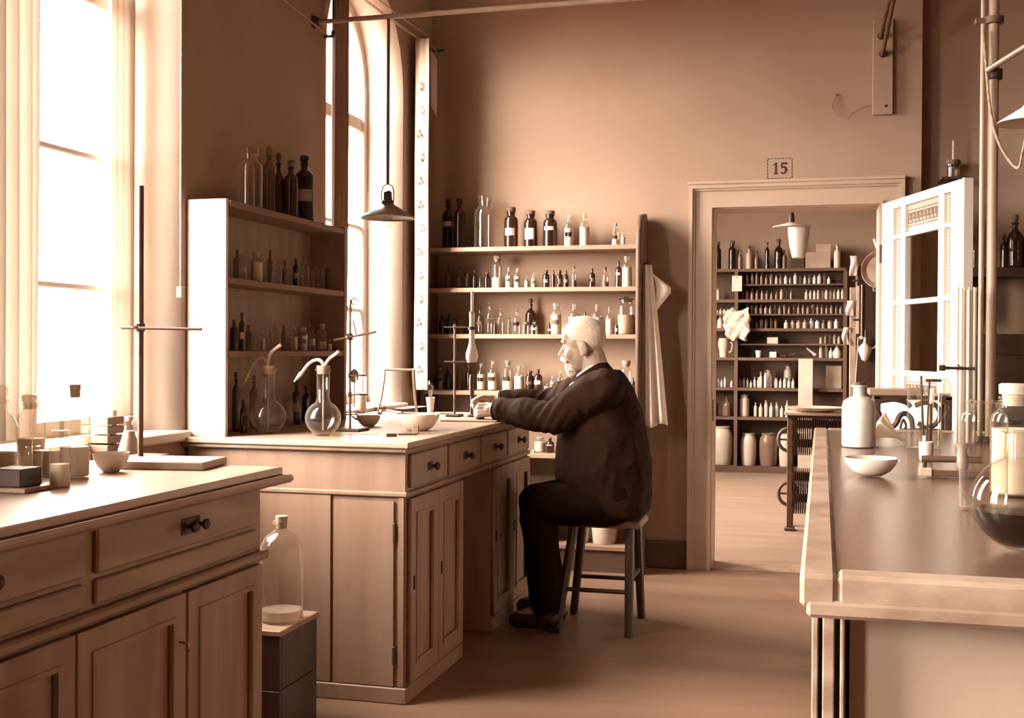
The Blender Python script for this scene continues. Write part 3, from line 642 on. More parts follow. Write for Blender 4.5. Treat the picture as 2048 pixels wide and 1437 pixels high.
# gas pipe across the room with the pendant lamp
LX, LY = -1.937, 5.10
gp = thing('ceiling_gas_pipe', 'thin gas pipe crossing the room below the ceiling', 'pipe', (0, LY, 2.79))
bm = NB(); tube(bm, [(XL, LY, 2.79), (XR, LY, 2.81)], .012, 10); part(gp, 'pipe', bm, 'pipe_paint')
bm = NB(); tube(bm, [(XL, LY+.03, 2.802), (XR, LY+.03, 2.822)], .005, 8); part(gp, 'cable', bm, 'iron_rust')
bm = NB(); lathe(bm, [(0, 0), (.03, 0), (.03, .01), (.016, .03), (0, .03)], (XL, LY, 2.79), 14, Vector((1, 0, 0)).to_track_quat('Z', 'Y').to_matrix()); part(gp, 'wall_flange', bm, 'iron')
lz = at(775, 437, 1, LY).z; rr = 55*mpp((LX, LY, lz))
lamp = thing('pendant_lamp', 'pendant lamp with a shallow conical shade over the desk', 'lamp', (LX, LY, lz))
zt = lz+.066
bm = NB(); tube(bm, [(LX, LY, zt+.09), (LX, LY, 2.79)], .0075, 10); part(lamp, 'rod', bm, 'iron_rust')
bm = NB(); lathe(bm, [(rr, lz), (rr*.97, lz+.006), (rr*.30, lz+.058), (rr*.22, lz+.064), (rr*.22, lz+.061), (rr*.29, lz+.054), (rr*.96, lz+.001), (rr, lz)], (LX, LY, 0), 36); part(lamp, 'shade', bm, 'enamel_dark')
bm = NB(); lathe(bm, [(rr*.95, lz-.002), (rr*.985, lz-.002), (rr*.985, lz+.004), (rr*.95, lz+.004), (rr*.95, lz-.002)], (LX, LY, 0), 36); part(lamp, 'shade_rim', bm, 'enamel_white')
bm = NB(); lathe(bm, [(0, zt), (.028, zt), (.030, zt+.012), (.020, zt+.02), (.018, zt+.055), (.008, zt+.062), (0, zt+.062)], (LX, LY, 0), 16); part(lamp, 'socket', bm, 'iron')
for s in (-1, 1):
    bm = NB(); tube(bm, smooth_path([(LX+s*.028, LY, zt+.008), (LX+s*.030, LY, zt+.05), (LX+s*.022, LY, zt+.08), (LX, LY, zt+.092)], 4), .003, 6); part(lamp, 'harp', bm, 'brass')
bm = NB(); lathe(bm, [(0, lz-.045), (.018, lz-.04), (.026, lz-.02), (.022, lz+.005), (.014, lz+.03), (.014, lz+.064), (0, lz+.064)], (LX, LY, 0), 16); part(lamp, 'bulb', bm, 'glass_clear')
# number painted over the door
num = thing('door_number', 'stencilled number 15 in a dashed frame above the doorway', 'number', (-.24, YB-.001, 2.296))
a, b = V(1535, 318, YB), V(1584, 356, YB); x0, x1, z1, z0 = a.x, b.x, a.z, b.z
bm = NB()
for k in range(7):
    u = x0+(x1-x0)*(k/7); 
    for z in (z0, z1): box(bm, u, u+(x1-x0)/7*.72, YB-.0012, YB+.001, z-.002, z+.002)
for k in range(6):
    v = z0+(z1-z0)*(k/6)
    for x in (x0, x1): box(bm, x-.002, x+.002, YB-.0012, YB+.001, v, v+(z1-z0)/6*.72)
part(num, 'dashed_frame', bm, 'ink', False)
w, h = x1-x0, z1-z0
def glyph(name, loops): part(num, name, extrude2d([[(x0+w*u, z0+h*v) for u, v in l] for l in loops], .002, on_y(YB)), 'ink', False)
glyph('digit', [[(.25, .20), (.44, .20), (.44, .26), (.39, .28), (.39, .80), (.34, .80), (.22, .70), (.23, .66), (.30, .69), (.30, .28), (.25, .26)]])
glyph('digit', [[(.55, .80), (.80, .80), (.82, .68), (.62, .70), (.62, .60), (.70, .61), (.79, .55), (.82, .42), (.78, .28), (.68, .20), (.57, .22), (.54, .30), (.58, .34), (.62, .28), (.68, .30), (.71, .40), (.69, .50), (.64, .52), (.57, .48), (.55, .50)]])
# board and gas pipes on the wall above the door
wb = thing('wall_board', 'narrow upright board fixed to the wall above the door', 'board', (.31, YB-.015, 2.55))
a, b = V(1746, 42, YB), V(1785, 230, YB)
bm = NB(); box(bm, a.x, b.x, YB-.03, YB-.001, b.z, a.z+.0, .003); part(wb, 'plank', bm, 'plaster', False)
for px, py in ((1768, 60), (1772, 212)):
    p = V(px, py, YB-.03); bm = NB(); lathe(bm, [(0, 0), (.008, 0), (.006, .004), (0, .005)], p, 10, Vector((0, -1, 0)).to_track_quat('Z', 'Y').to_matrix()); part(wb, 'screw', bm, 'iron')
br = thing('gas_bracket', 'pair of dark pipes slanting up from the narrow wall board', 'pipe', (.31, YB-.03, 2.9))
for (pa, pb, d) in (((1765, 108), (1793, -30), .012), ((1762, 72), (1786, -30), .010)):
    bm = NB(); tube(bm, [V(*pa, YB-.025), V(*pa, YB-.07), V(*pb, YB-.45)], d, 10); part(br, 'pipe', bm, 'iron_rust')
    bm = NB(); lathe(bm, [(0, 0), (.02, 0), (.02, .008), (.013, .02), (0, .02)], V(*pa, YB-.03), 12, Vector((0, -1, 0)).to_track_quat('Z', 'Y').to_matrix()); part(br, 'flange', bm, 'iron')
hk = thing('wire_loop', 'loose loop of wire hanging beside the wall board', 'wire', tuple(V(1700, 205, YB-.01)))
bm = NB(); tube(bm, smooth_path([V(1672, 190, YB-.01), V(1664, 220, YB-.02), V(1690, 238, YB-.03), V(1712, 222, YB-.03), V(1735, 212, YB-.02), V(1745, 213, YB-.012)], 5), .003, 6); part(hk, 'wire', bm, 'brass')
bm = NB(); tube(bm, [V(1672, 190, YB+.002), V(1672, 190, YB-.015)], .004, 8); part(hk, 'nail', bm, 'iron')
# jar on a bracket above the open door
p = V(1906, 357, YB+REC-.10)
bk = thing('wall_bracket', 'little wall bracket above the open door', 'bracket', (p.x, YB+REC, p.z))
bm = NB(); box(bm, p.x-.07, p.x+.07, p.y-.08, YB+REC, p.z-.015, p.z, .003); part(bk, 'bracket_board', bm, 'wood_dark', False)
bm = NB(); box(bm, p.x-.01, p.x+.01, p.y+.0, YB+REC, p.z-.11, p.z-.015); part(bk, 'bracket_arm', bm, 'wood_dark', False)
k = mpp(p); j = thing('glass_jar', 'small glass jar with a rod sticking out above the open door', 'jar', tuple(p))
bm = NB(); lathe(bm, [(0, .001), (13*k, 0), (13*k, 22*k), (15*k, 24*k), (15*k, 27*k), (12*k, 27*k)], p, 18); part(j, 'body', bm, 'glass_smoke')
bm = NB(); lathe(bm, [(0, 24*k), (12*k, 24*k), (14*k, 27*k), (14*k, 36*k), (0, 36*k)], p, 16); part(j, 'stopper', bm, 'cork_dark')
bm = NB(); tube(bm, [p+Vector((0, 0, 20*k)), p+Vector((0, 0, 76*k))], 2*k, 8); part(j, 'rod', bm, 'glass_frost')

# ---- pipes standing on the long bench
PY = 4.72; ps = thing('bench_pipe_stand', 'pair of tall pipes rising from the long bench to the ceiling', 'pipe', (at(1980, 880, 1, PY).x, PY, BT))
xa, xb, xc = at(1962, 600, 1, PY).x, at(1983, 600, 1, PY).x, at(1971, 700, 1, PY).x
bm = NB(); tube(bm, [(xa, PY, BT), (xa, PY, CEIL)], .0095, 12); part(ps, 'thin_pipe', bm, 'pipe_paint')
bm = NB(); tube(bm, [(xb, PY, BT), (xb, PY, CEIL)], .019, 16); part(ps, 'thick_pipe', bm, 'pipe_paint')
zc = at(1975, 42, 1, PY).z
bm = NB(); lathe(bm, [(.02, -.014), (.034, -.012), (.036, .012), (.02, .016)], (xb, PY, zc), 18); part(ps, 'collar', bm, 'iron_rust')
bm = NB(); box(bm, xa-.03, xb+.03, PY-.014, PY+.014, zc-.01, zc+.01, .003); part(ps, 'clamp', bm, 'iron_rust', False)
for x, rr2 in ((xa, .02), (xb, .034)):
    bm = NB(); lathe(bm, [(0, 0), (rr2, 0), (rr2, .008), (rr2*.6, .02), (0, .02)], (x, PY, BT), 16); part(ps, 'foot_flange', bm, 'iron')
sw = thing('swing_arm_lamp', 'swinging lamp arm with a white shade at the right edge', 'lamp', (xb, PY, at(1980, 140, 1, PY).z))
e0, e1 = at(1976, 140, 1, PY-.03), at(2075, 78, 1, PY-.25)
bm = NB(); tube(bm, [e0, e1, e1+Vector((.14, -.02, .03))], .011, 10); part(sw, 'arm', bm, 'brass')
bm = NB(); lathe(bm, [(.02, -.02), (.032, -.018), (.032, .018), (.02, .02)], (xb, PY, e0.z-.012), 16); part(sw, 'pivot', bm, 'iron')
sc = at(2062, 246, 1, PY-.25)
bm = NB(); lathe(bm, [(.115, 0), (.11, .006), (.03, .055), (.02, .07), (.018, .066), (.028, .05), (.108, .0), (.115, 0)], sc, 32); part(sw, 'shade', bm, 'enamel_white')
bm = NB(); tube(bm, [sc+Vector((0, 0, .06)), Vector((sc.x, sc.y, e1.z+.01))], .006, 8); part(sw, 'drop_rod', bm, 'brass')
cpts = [at(1966, 60, 1, PY-.03), at(1972, 130, 1, PY-.03), at(1978, 200, 1, PY-.03), at(1990, 265, 1, PY-.04), at(2012, 312, 1, PY-.05), at(2036, 336, 1, PY-.08), at(2046, 300, 1, PY-.15), at(2058, 240, 1, PY-.24)]
bm = NB(); tube(bm, smooth_path(cpts, 5), .005, 6); part(sw, 'cord', bm, 'cork')

# ================================================================== glassware and instruments
def stand_thing(name, label, cat, p): return thing(name, label, cat, tuple(p))
def wash_bottle(px, py, label, fill, spout, blow, neck_top, wpx=72, contents='water'):
    p = at(px, py, 2, DTOP); k = mpp(p); Y = p.y; r = wpx*k/2; nt = at(px, neck_top, 1, Y).z-DTOP
    t = stand_thing('wash_bottle', label, 'flask', p)
    pr = [(0, .0008), (r*.45, 0)]+[(r*math.sin(a), r*.97-r*.97*math.cos(a)) for a in [math.pi*q/14 for q in range(3, 13)]]
    nr = r*.36; pr += [(nr, r*1.9+.01), (nr*.95, r*2.1), (nr, nt-.012), (nr*1.25, nt-.004), (nr*1.25, nt), (nr*.9, nt)]
    bm = NB(); lathe(bm, pr, p, 28); part(t, 'flask', bm, 'glass_clear')
    if fill:
        n = 12; am = math.acos(1-2*fill); bm = NB()
        lathe(bm, [(0, .004), (r*.42, .004)]+[(r*.965*math.sin(a), r*.97-r*.965*math.cos(a)) for a in [am*q/n for q in range(4, n+1)]]+[(0, r*.97-r*.965*math.cos(am)+.0005)], p, 28); part(t, 'liquid', bm, contents)
    bm = NB(); lathe(bm, [(0, nt-.02), (nr*.85, nt-.02), (nr*1.05, nt+.012), (0, nt+.012)], p, 18); part(t, 'stopper', bm, 'cork')
    for nm, pts in (('spout_tube', spout), ('blow_tube', blow)):
        q = [p+Vector((0, 0, nt-.01))]+[at(x, y, 1, Y) for x, y in pts]
        bm = NB(); sp = smooth_path(q, 6); rad = [.0065]*len(sp)
        if nm == 'spout_tube':
            n = len(sp)
            rad = [.0065 if i < n-7 else max(.0018, .0095-.0012*(i-(n-7))) for i in range(n)]
        tube(bm, sp, rad, 10); part(t, nm, bm, 'rubber_tube')
    bm = NB(); tube(bm, [p+Vector((0, 0, .02)), p+Vector((0, 0, nt))], .0035, 8); part(t, 'dip_tube', bm, 'glass_frost')
    return t
wash_bottle(536, 868, 'round wash bottle nearer the pale end board, with drooping spout', .12, [(534, 725), (524, 716), (508, 726), (494, 752), (488, 770)], [(537, 720), (542, 706), (552, 697), (562, 690)], 738)
wash_bottle(646, 872, 'half-full round wash bottle beside the retort stand on the desk', .52, [(645, 726), (634, 720), (618, 728), (602, 748), (588, 764)], [(652, 728), (660, 717), (670, 710), (678, 703)], 738)
# retort stand near the wash bottles
def retort_stand(label, bp, top, base=(.09, .06), z=DTOP, rod=.005):
    t = thing('retort_stand', label, 'stand', tuple(bp))
    bm = NB(); box(bm, bp.x-base[0]*.7, bp.x+base[0]*.7, bp.y-base[1], bp.y+base[1], z, z+.012, .004); part(t, 'base', bm, 'iron', False)
    bm = NB(); tube(bm, [(bp.x, bp.y, z+.01), (bp.x, bp.y, top)], rod, 10); part(t, 'rod', bm, 'iron_rust')
    return t
def boss(t, p, s=.014):
    bm = NB(); box(bm, p.x-s*.6, p.x+s*.6, p.y-s, p.y+s, p.z-s, p.z+s, .003); c = part(t, 'boss_head', bm, 'iron', False)
    bm = NB(); tube(bm, [p+Vector((0, -s, 0)), p+Vector((0, -s*2.6, 0))], s*.3, 8); part(c, 'thumb_screw', bm, 'brass'); return c
b1 = at(700, 862, 2, DTOP); Y = b1.y
rs1 = retort_stand('iron retort stand with slanting arm beside the wash bottles', b1, at(700, 600, 1, Y).z)
boss(rs1, at(700, 674, 1, Y)); bm = NB(); tube(bm, [at(668, 681, 1, Y-.015), at(752, 664, 1, Y-.015)], .005, 8); part(rs1, 'cross_arm', bm, 'iron_rust')
bm = NB(); tube(bm, [at(713, 672, 1, Y-.015), at(706, 640, 1, Y-.015)], .003, 6); part(rs1, 'wire_hook', bm, 'iron')
for py, w in ((751, 14), (789, 16)):
    c = at(700, py, 1, Y); boss(rs1, c, .010); r = w*mpp(c)
    pts = [c+Vector((r+.012+r*math.cos(a), -.012+r*math.sin(a), 0)) for a in [math.pi+2*math.pi*q/20 for q in range(21)]]
    bm = NB(); tube(bm, [c+Vector((0, -.012, 0))]+pts, .003, 6); part(rs1, 'ring', bm, 'iron_rust')
# wrought iron scroll bracket at the window
SYY = 5.44
sb = thing('scroll_bracket', 'small wrought iron scroll standing before the far window', 'ironwork', tuple(at(699, 800, 1, SYY)))
cx_, cz_ = at(708, 606, 1, SYY).x, at(708, 606, 1, SYY).z
pts = [(cx_+(.024-.0019*q)*math.cos(q*.55), SYY, cz_+(.024-.0019*q)*math.sin(q*.55)) for q in range(11)]
bm = NB(); tube(bm, pts, .0035, 6); part(sb, 'scroll', bm, 'iron_rust')
bm = NB(); tube(bm, smooth_path([at(699, 640, 1, SYY), at(699, 615, 1, SYY), at(703, 598, 1, SYY), at(712, 595, 1, SYY)], 4), .0035, 6); part(sb, 'scroll', bm, 'iron_rust')
bm = NB(); tube(bm, smooth_path([at(697, 618, 1, SYY), at(690, 604, 1, SYY), at(684, 600, 1, SYY)], 4), .0035, 6); part(sb, 'scroll', bm, 'iron_rust')
bm = NB(); zz = at(699, 640, 1, SYY); tube(bm, [zz, (zz.x, SYY, DTOP+.008)], .004, 8); part(sb, 'upright', bm, 'iron_rust')
bm = NB(); lathe(bm, [(0, 0), (.045, 0), (.04, .008), (0, .010)], (zz.x, SYY, DTOP), 18); part(sb, 'foot', bm, 'iron')
# a small round mirror and a beaker in front of the far window
p = at(708, 812, 1, 5.70); p.z = DTOP
mi = thing('condenser_mirror', 'small dark oval mirror on a stem by the far window', 'mirror', tuple(p))
c = at(708, 752, 1, 5.70)
bm = NB(); tube(bm, [p, Vector((p.x, p.y, c.z))], .004, 8); part(mi, 'stem', bm, 'iron')
bm = NB(); lathe(bm, [(0, 0), (.05, 0), (.048, .008), (0, .010)], p, 18); part(mi, 'foot', bm, 'iron')
bm = NB(); lathe(bm, [(0, -.006), (.036, -.006), (.038, 0), (.036, .006), (0, .006)], c, 20, Vector((.75, -.66, 0)).to_track_quat('Z', 'Y').to_matrix(), .7); part(mi, 'disc', bm, 'iron')
p = at(722, 790, 1, 5.62); p.z = DTOP; k = mpp(p)
bk2 = thing('tall_beaker', 'tall glass beaker in front of the far window', 'beaker', tuple(p))
bm = NB(); h = at(722, 754, 1, 5.62).z-DTOP; lathe(bm, [(0, .001), (.026, 0), (.028, .004), (.028, h-.004), (.031, h), (.027, h)], p, 20); part(bk2, 'body', bm, 'glass_clear')
bm = NB(); lathe(bm, [(0, .003), (.0265, .003), (.0265, h*.55), (0, h*.55)], p, 20); part(bk2, 'contents', bm, 'powder')
# tripod
tp = thing('iron_tripod', 'tall iron tripod standing on the desk in front of the window', 'tripod', (-2.06, 5.62, DTOP))
c = at(808, 740, 1, 5.60); rr_ = 38*mpp(c); tri = []
for q in range(3):
    a = R(200+120*q); tri.append(Vector((c.x+rr_*math.cos(a), 5.60+rr_*math.sin(a)*.9, c.z)))
bm = NB(); tube(bm, tri+[tri[0]], .006, 8); part(tp, 'top_ring', bm, 'iron_rust')
for v in tri:
    o = Vector((v.x-c.x, v.y-5.60, 0)).normalized(); z1 = v.z
    bm = NB(); tube(bm, smooth_path([v, v+o*.004-Vector((0, 0, .05)), Vector((v.x, v.y, DTOP+.08))+o*.018, Vector((v.x, v.y, DTOP+.002))+o*.038], 5), .0045, 8); part(tp, 'leg', bm, 'iron_rust')
# dishes on the desk
def dish(name, label, c, r, h, mat='porcelain', cat='dish', lip=.12, seg=28):
    t = thing(name, label, cat, tuple(c)); pr = [(0, 0), (r*.42, 0), (r*.72, h*.28), (r*.92, h*.68), (r, h), (r*.985, h+.003), (r*.95, h-.002), (r*.88, h*.66), (r*.68, h*.32), (r*.4, h*.10), (0, h*.08)]
    bm = NB(); lathe(bm, pr, c, seg); part(t, 'bowl', bm, mat)
    bm = NB(); a = -R(20); q = Vector(c)+Vector((r*math.cos(a), r*math.sin(a), h))
    obox(bm, q+Vector((.006, -.002, 0)), (lip*r, lip*r*1.2, .004), Matrix.Rotation(a, 3, 'Z'), .001); part(t, 'pouring_lip', bm, mat, False); return t
p = at(836, 862, 2, DTOP); k = mpp(p); dish('evaporating_dish', 'large white porcelain basin near the front of the desk', p, 44*k, 33*k)
p = at(737, 853, 2, DTOP); k = mpp(p); dish('small_basin', 'small grey basin on the desk behind the retort stand', p, 24*k, 20*k, 'stoneware')
def block(name, label, cat, px, py, sx_, sy_, sz_, rz, mat, zz=DTOP, bev=.002):
    p = at(px, py, 2, zz); bm = NB(); obox(bm, p+Vector((0, 0, sz_/2+.0005)), (sx_, sy_, sz_), Matrix.Rotation(R(rz), 3, 'Z'), bev)
    return single(name, label, cat, bm, mat, tuple(p), None, False)
block('cork_block', 'flat dark block lying at the desk corner', 'block', 783, 874, .040, .020, .012, 25, 'wood_dark')
block('wooden_block', 'small upright wooden block in front of the white basin', 'block', 831, 869, .024, .022, .036, 15, 'wood_mid')
block('writing_paper', 'loose sheet of paper on the desk near the white basin', 'paper', 722, 868, .12, .09, .0012, 8, 'paper')
block('note_paper', 'blank sheet of paper lying under the iron tripod', 'paper', 800, 815, .22, .30, .0012, -6, 'paper')
block('pencil', 'thin pencil lying near the front edge of the desk', 'pencil', 815, 871, .075, .006, .006, 20, 'wood_dark')
for i, (px, py, ln, rz, lb) in enumerate(((712, 838, .26, -62, 'long dark file lying across the desk behind the retort stand'), (760, 826, .34, -70, 'long dark wooden lath pointing at the tripod'), (790, 826, .26, -52, 'dark knife lying across the paper by the tripod'))):
    block(('file', 'lath', 'knife')[i], lb, 'tool', px, py, .018, ln, .010, rz+90, 'wood_dark')
p = at(748, 822, 2, DTOP); bm = NB(); lathe(bm, [(0, 0), (.05, 0), (.055, .01), (.045, .022), (.02, .03), (0, .032)], p+Vector((0, 0, .011)), 14, None, 1.3, .8); single('mineral_lump', 'lump of dark mineral on the tools behind the small basin', 'stone', bm, 'rock', tuple(p))
p = at(861, 812, 1, 6.05); p.z = DTOP; 
cu = thing('small_vase', 'little white cup holding a dark sprig at the far end of the desk', 'vase', (p.x, 5.72, DTOP)); p = at(861, 812, 1, 5.72); p.z = DTOP; k = mpp(p); zt_ = at(861, 795, 1, 5.72).z-DTOP
bm = NB(); lathe(bm, [(0, 0), (6*k, 0), (7*k, zt_*.5), (9.5*k, zt_), (8.5*k, zt_), (0, zt_*.5)], p, 16); part(cu, 'cup', bm, 'porcelain')
for q in range(5):
    a = q*1.26; bm = NB(); tip = p+Vector((.012*math.cos(a), .012*math.sin(a), zt_+.05+.012*(q % 3))); tube(bm, [p+Vector((0, 0, zt_*.6)), (p+tip)/2+Vector((0, 0, .012)), tip], [.0012, .0015, .0008], 5)
    obox(bm, tip, (.012, .003, .02), Matrix.Rotation(a, 3, 'Z')); part(cu, 'sprig', bm, 'leaf')
# second stand with the long-necked flask, heated by a burner, in front of the man
b2 = at(913, 834, 2, DTOP); b2.y = 5.50; b2 = at(909, 834, 1, 5.50); b2.z = DTOP; Y = 5.50
rs2 = retort_stand('retort stand holding the long-necked flask in front of the man', b2, at(909, 648, 1, Y).z, (.05, .045))
kf = at(944, 700, 1, Y)
for py in (655, 724):
    c = at(909, py, 1, Y); boss(rs2, c, .009)
    bm = NB(); tube(bm, [at(888, py, 1, Y-.01), at(937 if py < 700 else 930, py, 1, Y-.01)], .003, 8); part(rs2, 'clamp_arm', bm, 'iron_rust')
c = at(944, 657, 1, Y); bm = NB(); lathe(bm, [(.0155, -.008), (.018, -.008), (.018, .008), (.0155, .008), (.0155, -.008)], c, 14); part(rs2, 'clamp_jaw', bm, 'iron')
k = mpp(kf); zb = at(944, 726, 1, Y).z
fl = thing('long_necked_flask', 'long-necked glass flask clamped above the burner', 'flask', (kf.x, Y, zb))
def zpx(py): return at(944, py, 1, Y).z
bm = NB(); lathe(bm, [(0, zb), (9*k, zb+.001), (12.5*k, zpx(716)), (12*k, zpx(706)), (8*k, zpx(694)), (5.5*k, zpx(684)), (5.2*k, zpx(640)), (5.6*k, zpx(628)), (4.8*k, zpx(628))], (kf.x, Y, 0), 20); part(fl, 'flask', bm, 'glass_milk')
bm = NB(); lathe(bm, [(0, zpx(634)), (4.6*k, zpx(634)), (6*k, zpx(624)), (0, zpx(624))], (kf.x, Y, 0), 14); part(fl, 'stopper', bm, 'cork')
bm = NB(); tube(bm, [(kf.x, Y, zpx(632)), (kf.x, Y, zpx(583))], 3*k, 10); part(fl, 'thermometer', bm, 'glass_milk')
bm = NB(); box(bm, kf.x-15*k, kf.x+15*k, Y-.03, Y+.03, zb-.004, zb-.001); part(rs2, 'wire_gauze', bm, 'iron', False)
bn = thing('gas_burner', 'dark gas burner under the long-necked flask', 'burner', (kf.x, Y, DTOP))
bm = NB(); lathe(bm, [(0, DTOP), (.032, DTOP), (.030, DTOP+.008), (.010, DTOP+.016), (.0065, DTOP+.03), (.0065, zpx(792)), (.012, zpx(790)), (.013, zpx(758)), (.009, zpx(750)), (0, zpx(750))], (kf.x, Y, 0), 16); part(bn, 'body', bm, 'iron')
bm = NB(); tube(bm, smooth_path([(kf.x, Y, DTOP+.02), (kf.x-.02, Y+.06, DTOP+.012), (kf.x-.10, Y+.12, DTOP+.009), (kf.x-.22, Y+.10, DTOP+.009)], 6), .006, 8); part(bn, 'gas_hose', bm, 'rubber_tube')
block('reading_board', 'flat drawing board under the hands of the man', 'board', 945, 842, .26, .20, .006, 4, 'wood_pale_top')

# ---- large bottle on the crate
p = at(557, 1251, 2, cz); p = Vector((p.x, 3.52, cz)); p.x = at(557, 1245, 1, 3.53).x; k = mpp(p)
r_, h_ = 44*k, at(557, 1034, 1, 3.53).z-cz
dm = thing('large_bottle', 'large clear glass bottle on the crate between the cabinets', 'bottle', (p.x, 3.55, cz)); pc = Vector((p.x, 3.55, cz))
bm = NB(); lathe(bm, [(0, .004), (r_*.9, 0), (r_, .012), (r_, h_*.64), (r_*.95, h_*.72), (r_*.75, h_*.80), (r_*.4, h_*.85), (r_*.27, h_*.87), (r_*.26, h_*.92), (r_*.40, h_*.925), (r_*.40, h_*.955), (r_*.26, h_*.957)], pc, 32); part(dm, 'body', bm, 'glass_clear')
bm = NB(); lathe(bm, [(0, h_*.88), (r_*.23, h_*.88), (r_*.28, h_), (0, h_)], pc, 16); part(dm, 'stopper', bm, 'cork')
bm = NB(); lathe(bm, [(0, .008), (r_*.93, .008), (r_*.95, .02), (r_*.95, h_*.11), (0, h_*.11)], pc, 32); part(dm, 'liquid', bm, 'glass_frost')

# ---- things on the near cabinet
ST = at(281, 920, 2, CT)
rs3 = retort_stand('tall iron stand with cross arm on the near cabinet', ST, at(281, 372, 1, ST.y).z, (.07, .09), CT, .0085)
c = at(281, 655, 1, ST.y); boss(rs3, c, .014); bm = NB(); tube(bm, [at(243, 656, 1, ST.y-.02), at(403, 659, 1, ST.y-.02)], .0045, 8); part(rs3, 'cross_arm', bm, 'iron_rust')
p = at(258, 908, 2, CT); k = mpp(p); cf = thing('conical_flask', 'white conical flask beside the tall stand on the near cabinet', 'flask', tuple(p))
bm = NB(); lathe(bm, [(0, .001), (22*k, 0), (23*k, 4*k), (9*k, 52*k), (8*k, 64*k), (10*k, 67*k), (10*k, 70*k), (7*k, 70*k)], p, 24); part(cf, 'body', bm, 'glass_clear')
bm = NB(); lathe(bm, [(0, 1*k), (21*k, 1*k), (21.5*k, 4*k), (10*k, 46*k), (0, 46*k)], p, 24); part(cf, 'contents', bm, 'powder')
bm = NB(); lathe(bm, [(0, 66*k), (7*k, 66*k), (8*k, 75*k), (0, 76*k)], p, 14); part(cf, 'stopper', bm, 'enamel_white')
p = at(222, 944, 2, CT); k = mpp(p); dish('white_crucible_dish', 'deep white dish on the near cabinet in front of the stand', p, 36*k, 36*k)
block('plaster_slab', 'thick pale slab lying on the near cabinet corner', 'slab', 350, 934, .24, .19, .022, 8, 'wood_pale_top', CT)
bx = block('slatted_box', 'small slatted wooden box by the near window', 'box', 205, 905, .07, .05, .001, 0, 'wood_mid', CT)
p = at(205, 905, 2, CT)
for q in range(4):
    bm = NB(); box(bm, p.x-.05, p.x+.05, p.y-.045, p.y+.045, p.z+.002+q*.03, p.z+.027+q*.03, .002); part(bx, 'slat', bm, 'wood_mid', False)
p = at(226, 905, 2, CT); bm = NB(); lathe(bm, [(0, 0), (.011, 0), (.011, .135), (.013, .138), (.0, .138)], p, 14); single('white_cylinder', 'slim white measuring cylinder beside the slatted box', 'cylinder', bm, 'porcelain', tuple(p))
def jar_at(px, py, top, w, kind, gl, stop, fill, con, label, zz, cat='jar', name='glass_jar'):
    p = at(px, py, 2, zz); k = mpp(p); h = at(px, top, 1, p.y).z-zz
    return bottle(tuple(p+Vector((0, 0, .0006))), w*k/2, h, kind, gl, stop, fill, con, None, label, cat, None, name)
jar_at(150, 955, 770, 58, 'cork', 'glass_clear', 'cork', .55, 'powder', 'clear corked bottle, rightmost of the group on the near cabinet', CT, 'bottle', 'reagent_bottle')
jar_at(96, 950, 785, 60, 'jar', 'glass_clear', None, .4, 'powder', 'open wide glass jar between the corked bottles on the near cabinet', CT)
jar_at(62, 935, 790, 56, 'wide', 'glass_clear', 'glass_frost', .6, 'powder', 'stoppered wide glass jar behind the others on the near cabinet', CT)
jar_at(120, 975, 850, 40, 'jar', 'glass_clear', None, .5, 'powder', 'short open glass jar at the front of the near cabinet group', CT)
jar_at(66, 976, 885, 36, 'jar', 'glass_clear', None, 0, 'powder', 'empty short jar next to the dark block on the near cabinet', CT)
jar_at(4, 948, 770, 60, 'ball', 'glass_clear', 'glass_clear', .5, 'powder', 'round-shouldered bottle cut off by the left edge of the picture', CT, 'bottle', 'reagent_bottle')
p = at(30, 983, 2, CT); k = mpp(p); bm = NB(); box(bm, p.x-38*k, p.x+32*k, p.y-.03, p.y+.05, CT+.012, CT+.055, .003)
db = single('dark_block', 'dark box on a thin board at the left edge of the near cabinet', 'box', bm, 'wood_dark', (p.x, p.y, CT), None, False)
bm = NB(); box(bm, p.x-50*k, p.x+52*k, p.y-.045, p.y+.06, CT+.001, CT+.0122, .002); part(db, 'board', bm, 'wood_mid', False)

# ---- things on the long bench
p = at(1717, 893, 2, BT); k = mpp(p); wbt = thing('white_bottle', 'big white-filled bottle with dark stopper on the long bench', 'bottle', tuple(p))
h = at(1717, 765, 1, p.y).z-BT; r_ = 33*k
bm = NB(); lathe(bm, [(0, .002), (r_*.95, 0), (r_, .008), (r_, h*.62), (r_*.93, h*.70), (r_*.65, h*.755), (r_*.36, h*.785), (r_*.33, h*.81), (r_*.33, h*.92), (r_*.48, h*.93), (r_*.48, h*.955), (r_*.3, h*.957)], p, 32); part(wbt, 'body', bm, 'glass_milk')
bm = NB(); lathe(bm, [(0, .004), (r_*.9, .004), (r_*.93, .012), (r_*.93, h*.62), (r_*.6, h*.74), (0, h*.75)], p, 24); part(wbt, 'contents', bm, 'powder')
bm = NB(); lathe(bm, [(0, h*.90), (r_*.28, h*.90), (r_*.36, h*.96), (r_*.36, h), (0, h)], p, 16); part(wbt, 'stopper', bm, 'cork_dark')
bm = NB(); tube(bm, [p+Vector((-.012, 0, h)), p+Vector((-.004, 0, h+.16))], .0018, 6); part(wbt, 'wire_rod', bm, 'brass')
p = at(1742, 951, 2, BT); k = mpp(p); dish('porcelain_dish', 'white porcelain evaporating dish on the long bench', p, 52*k, 33*k, lip=.10, seg=36)
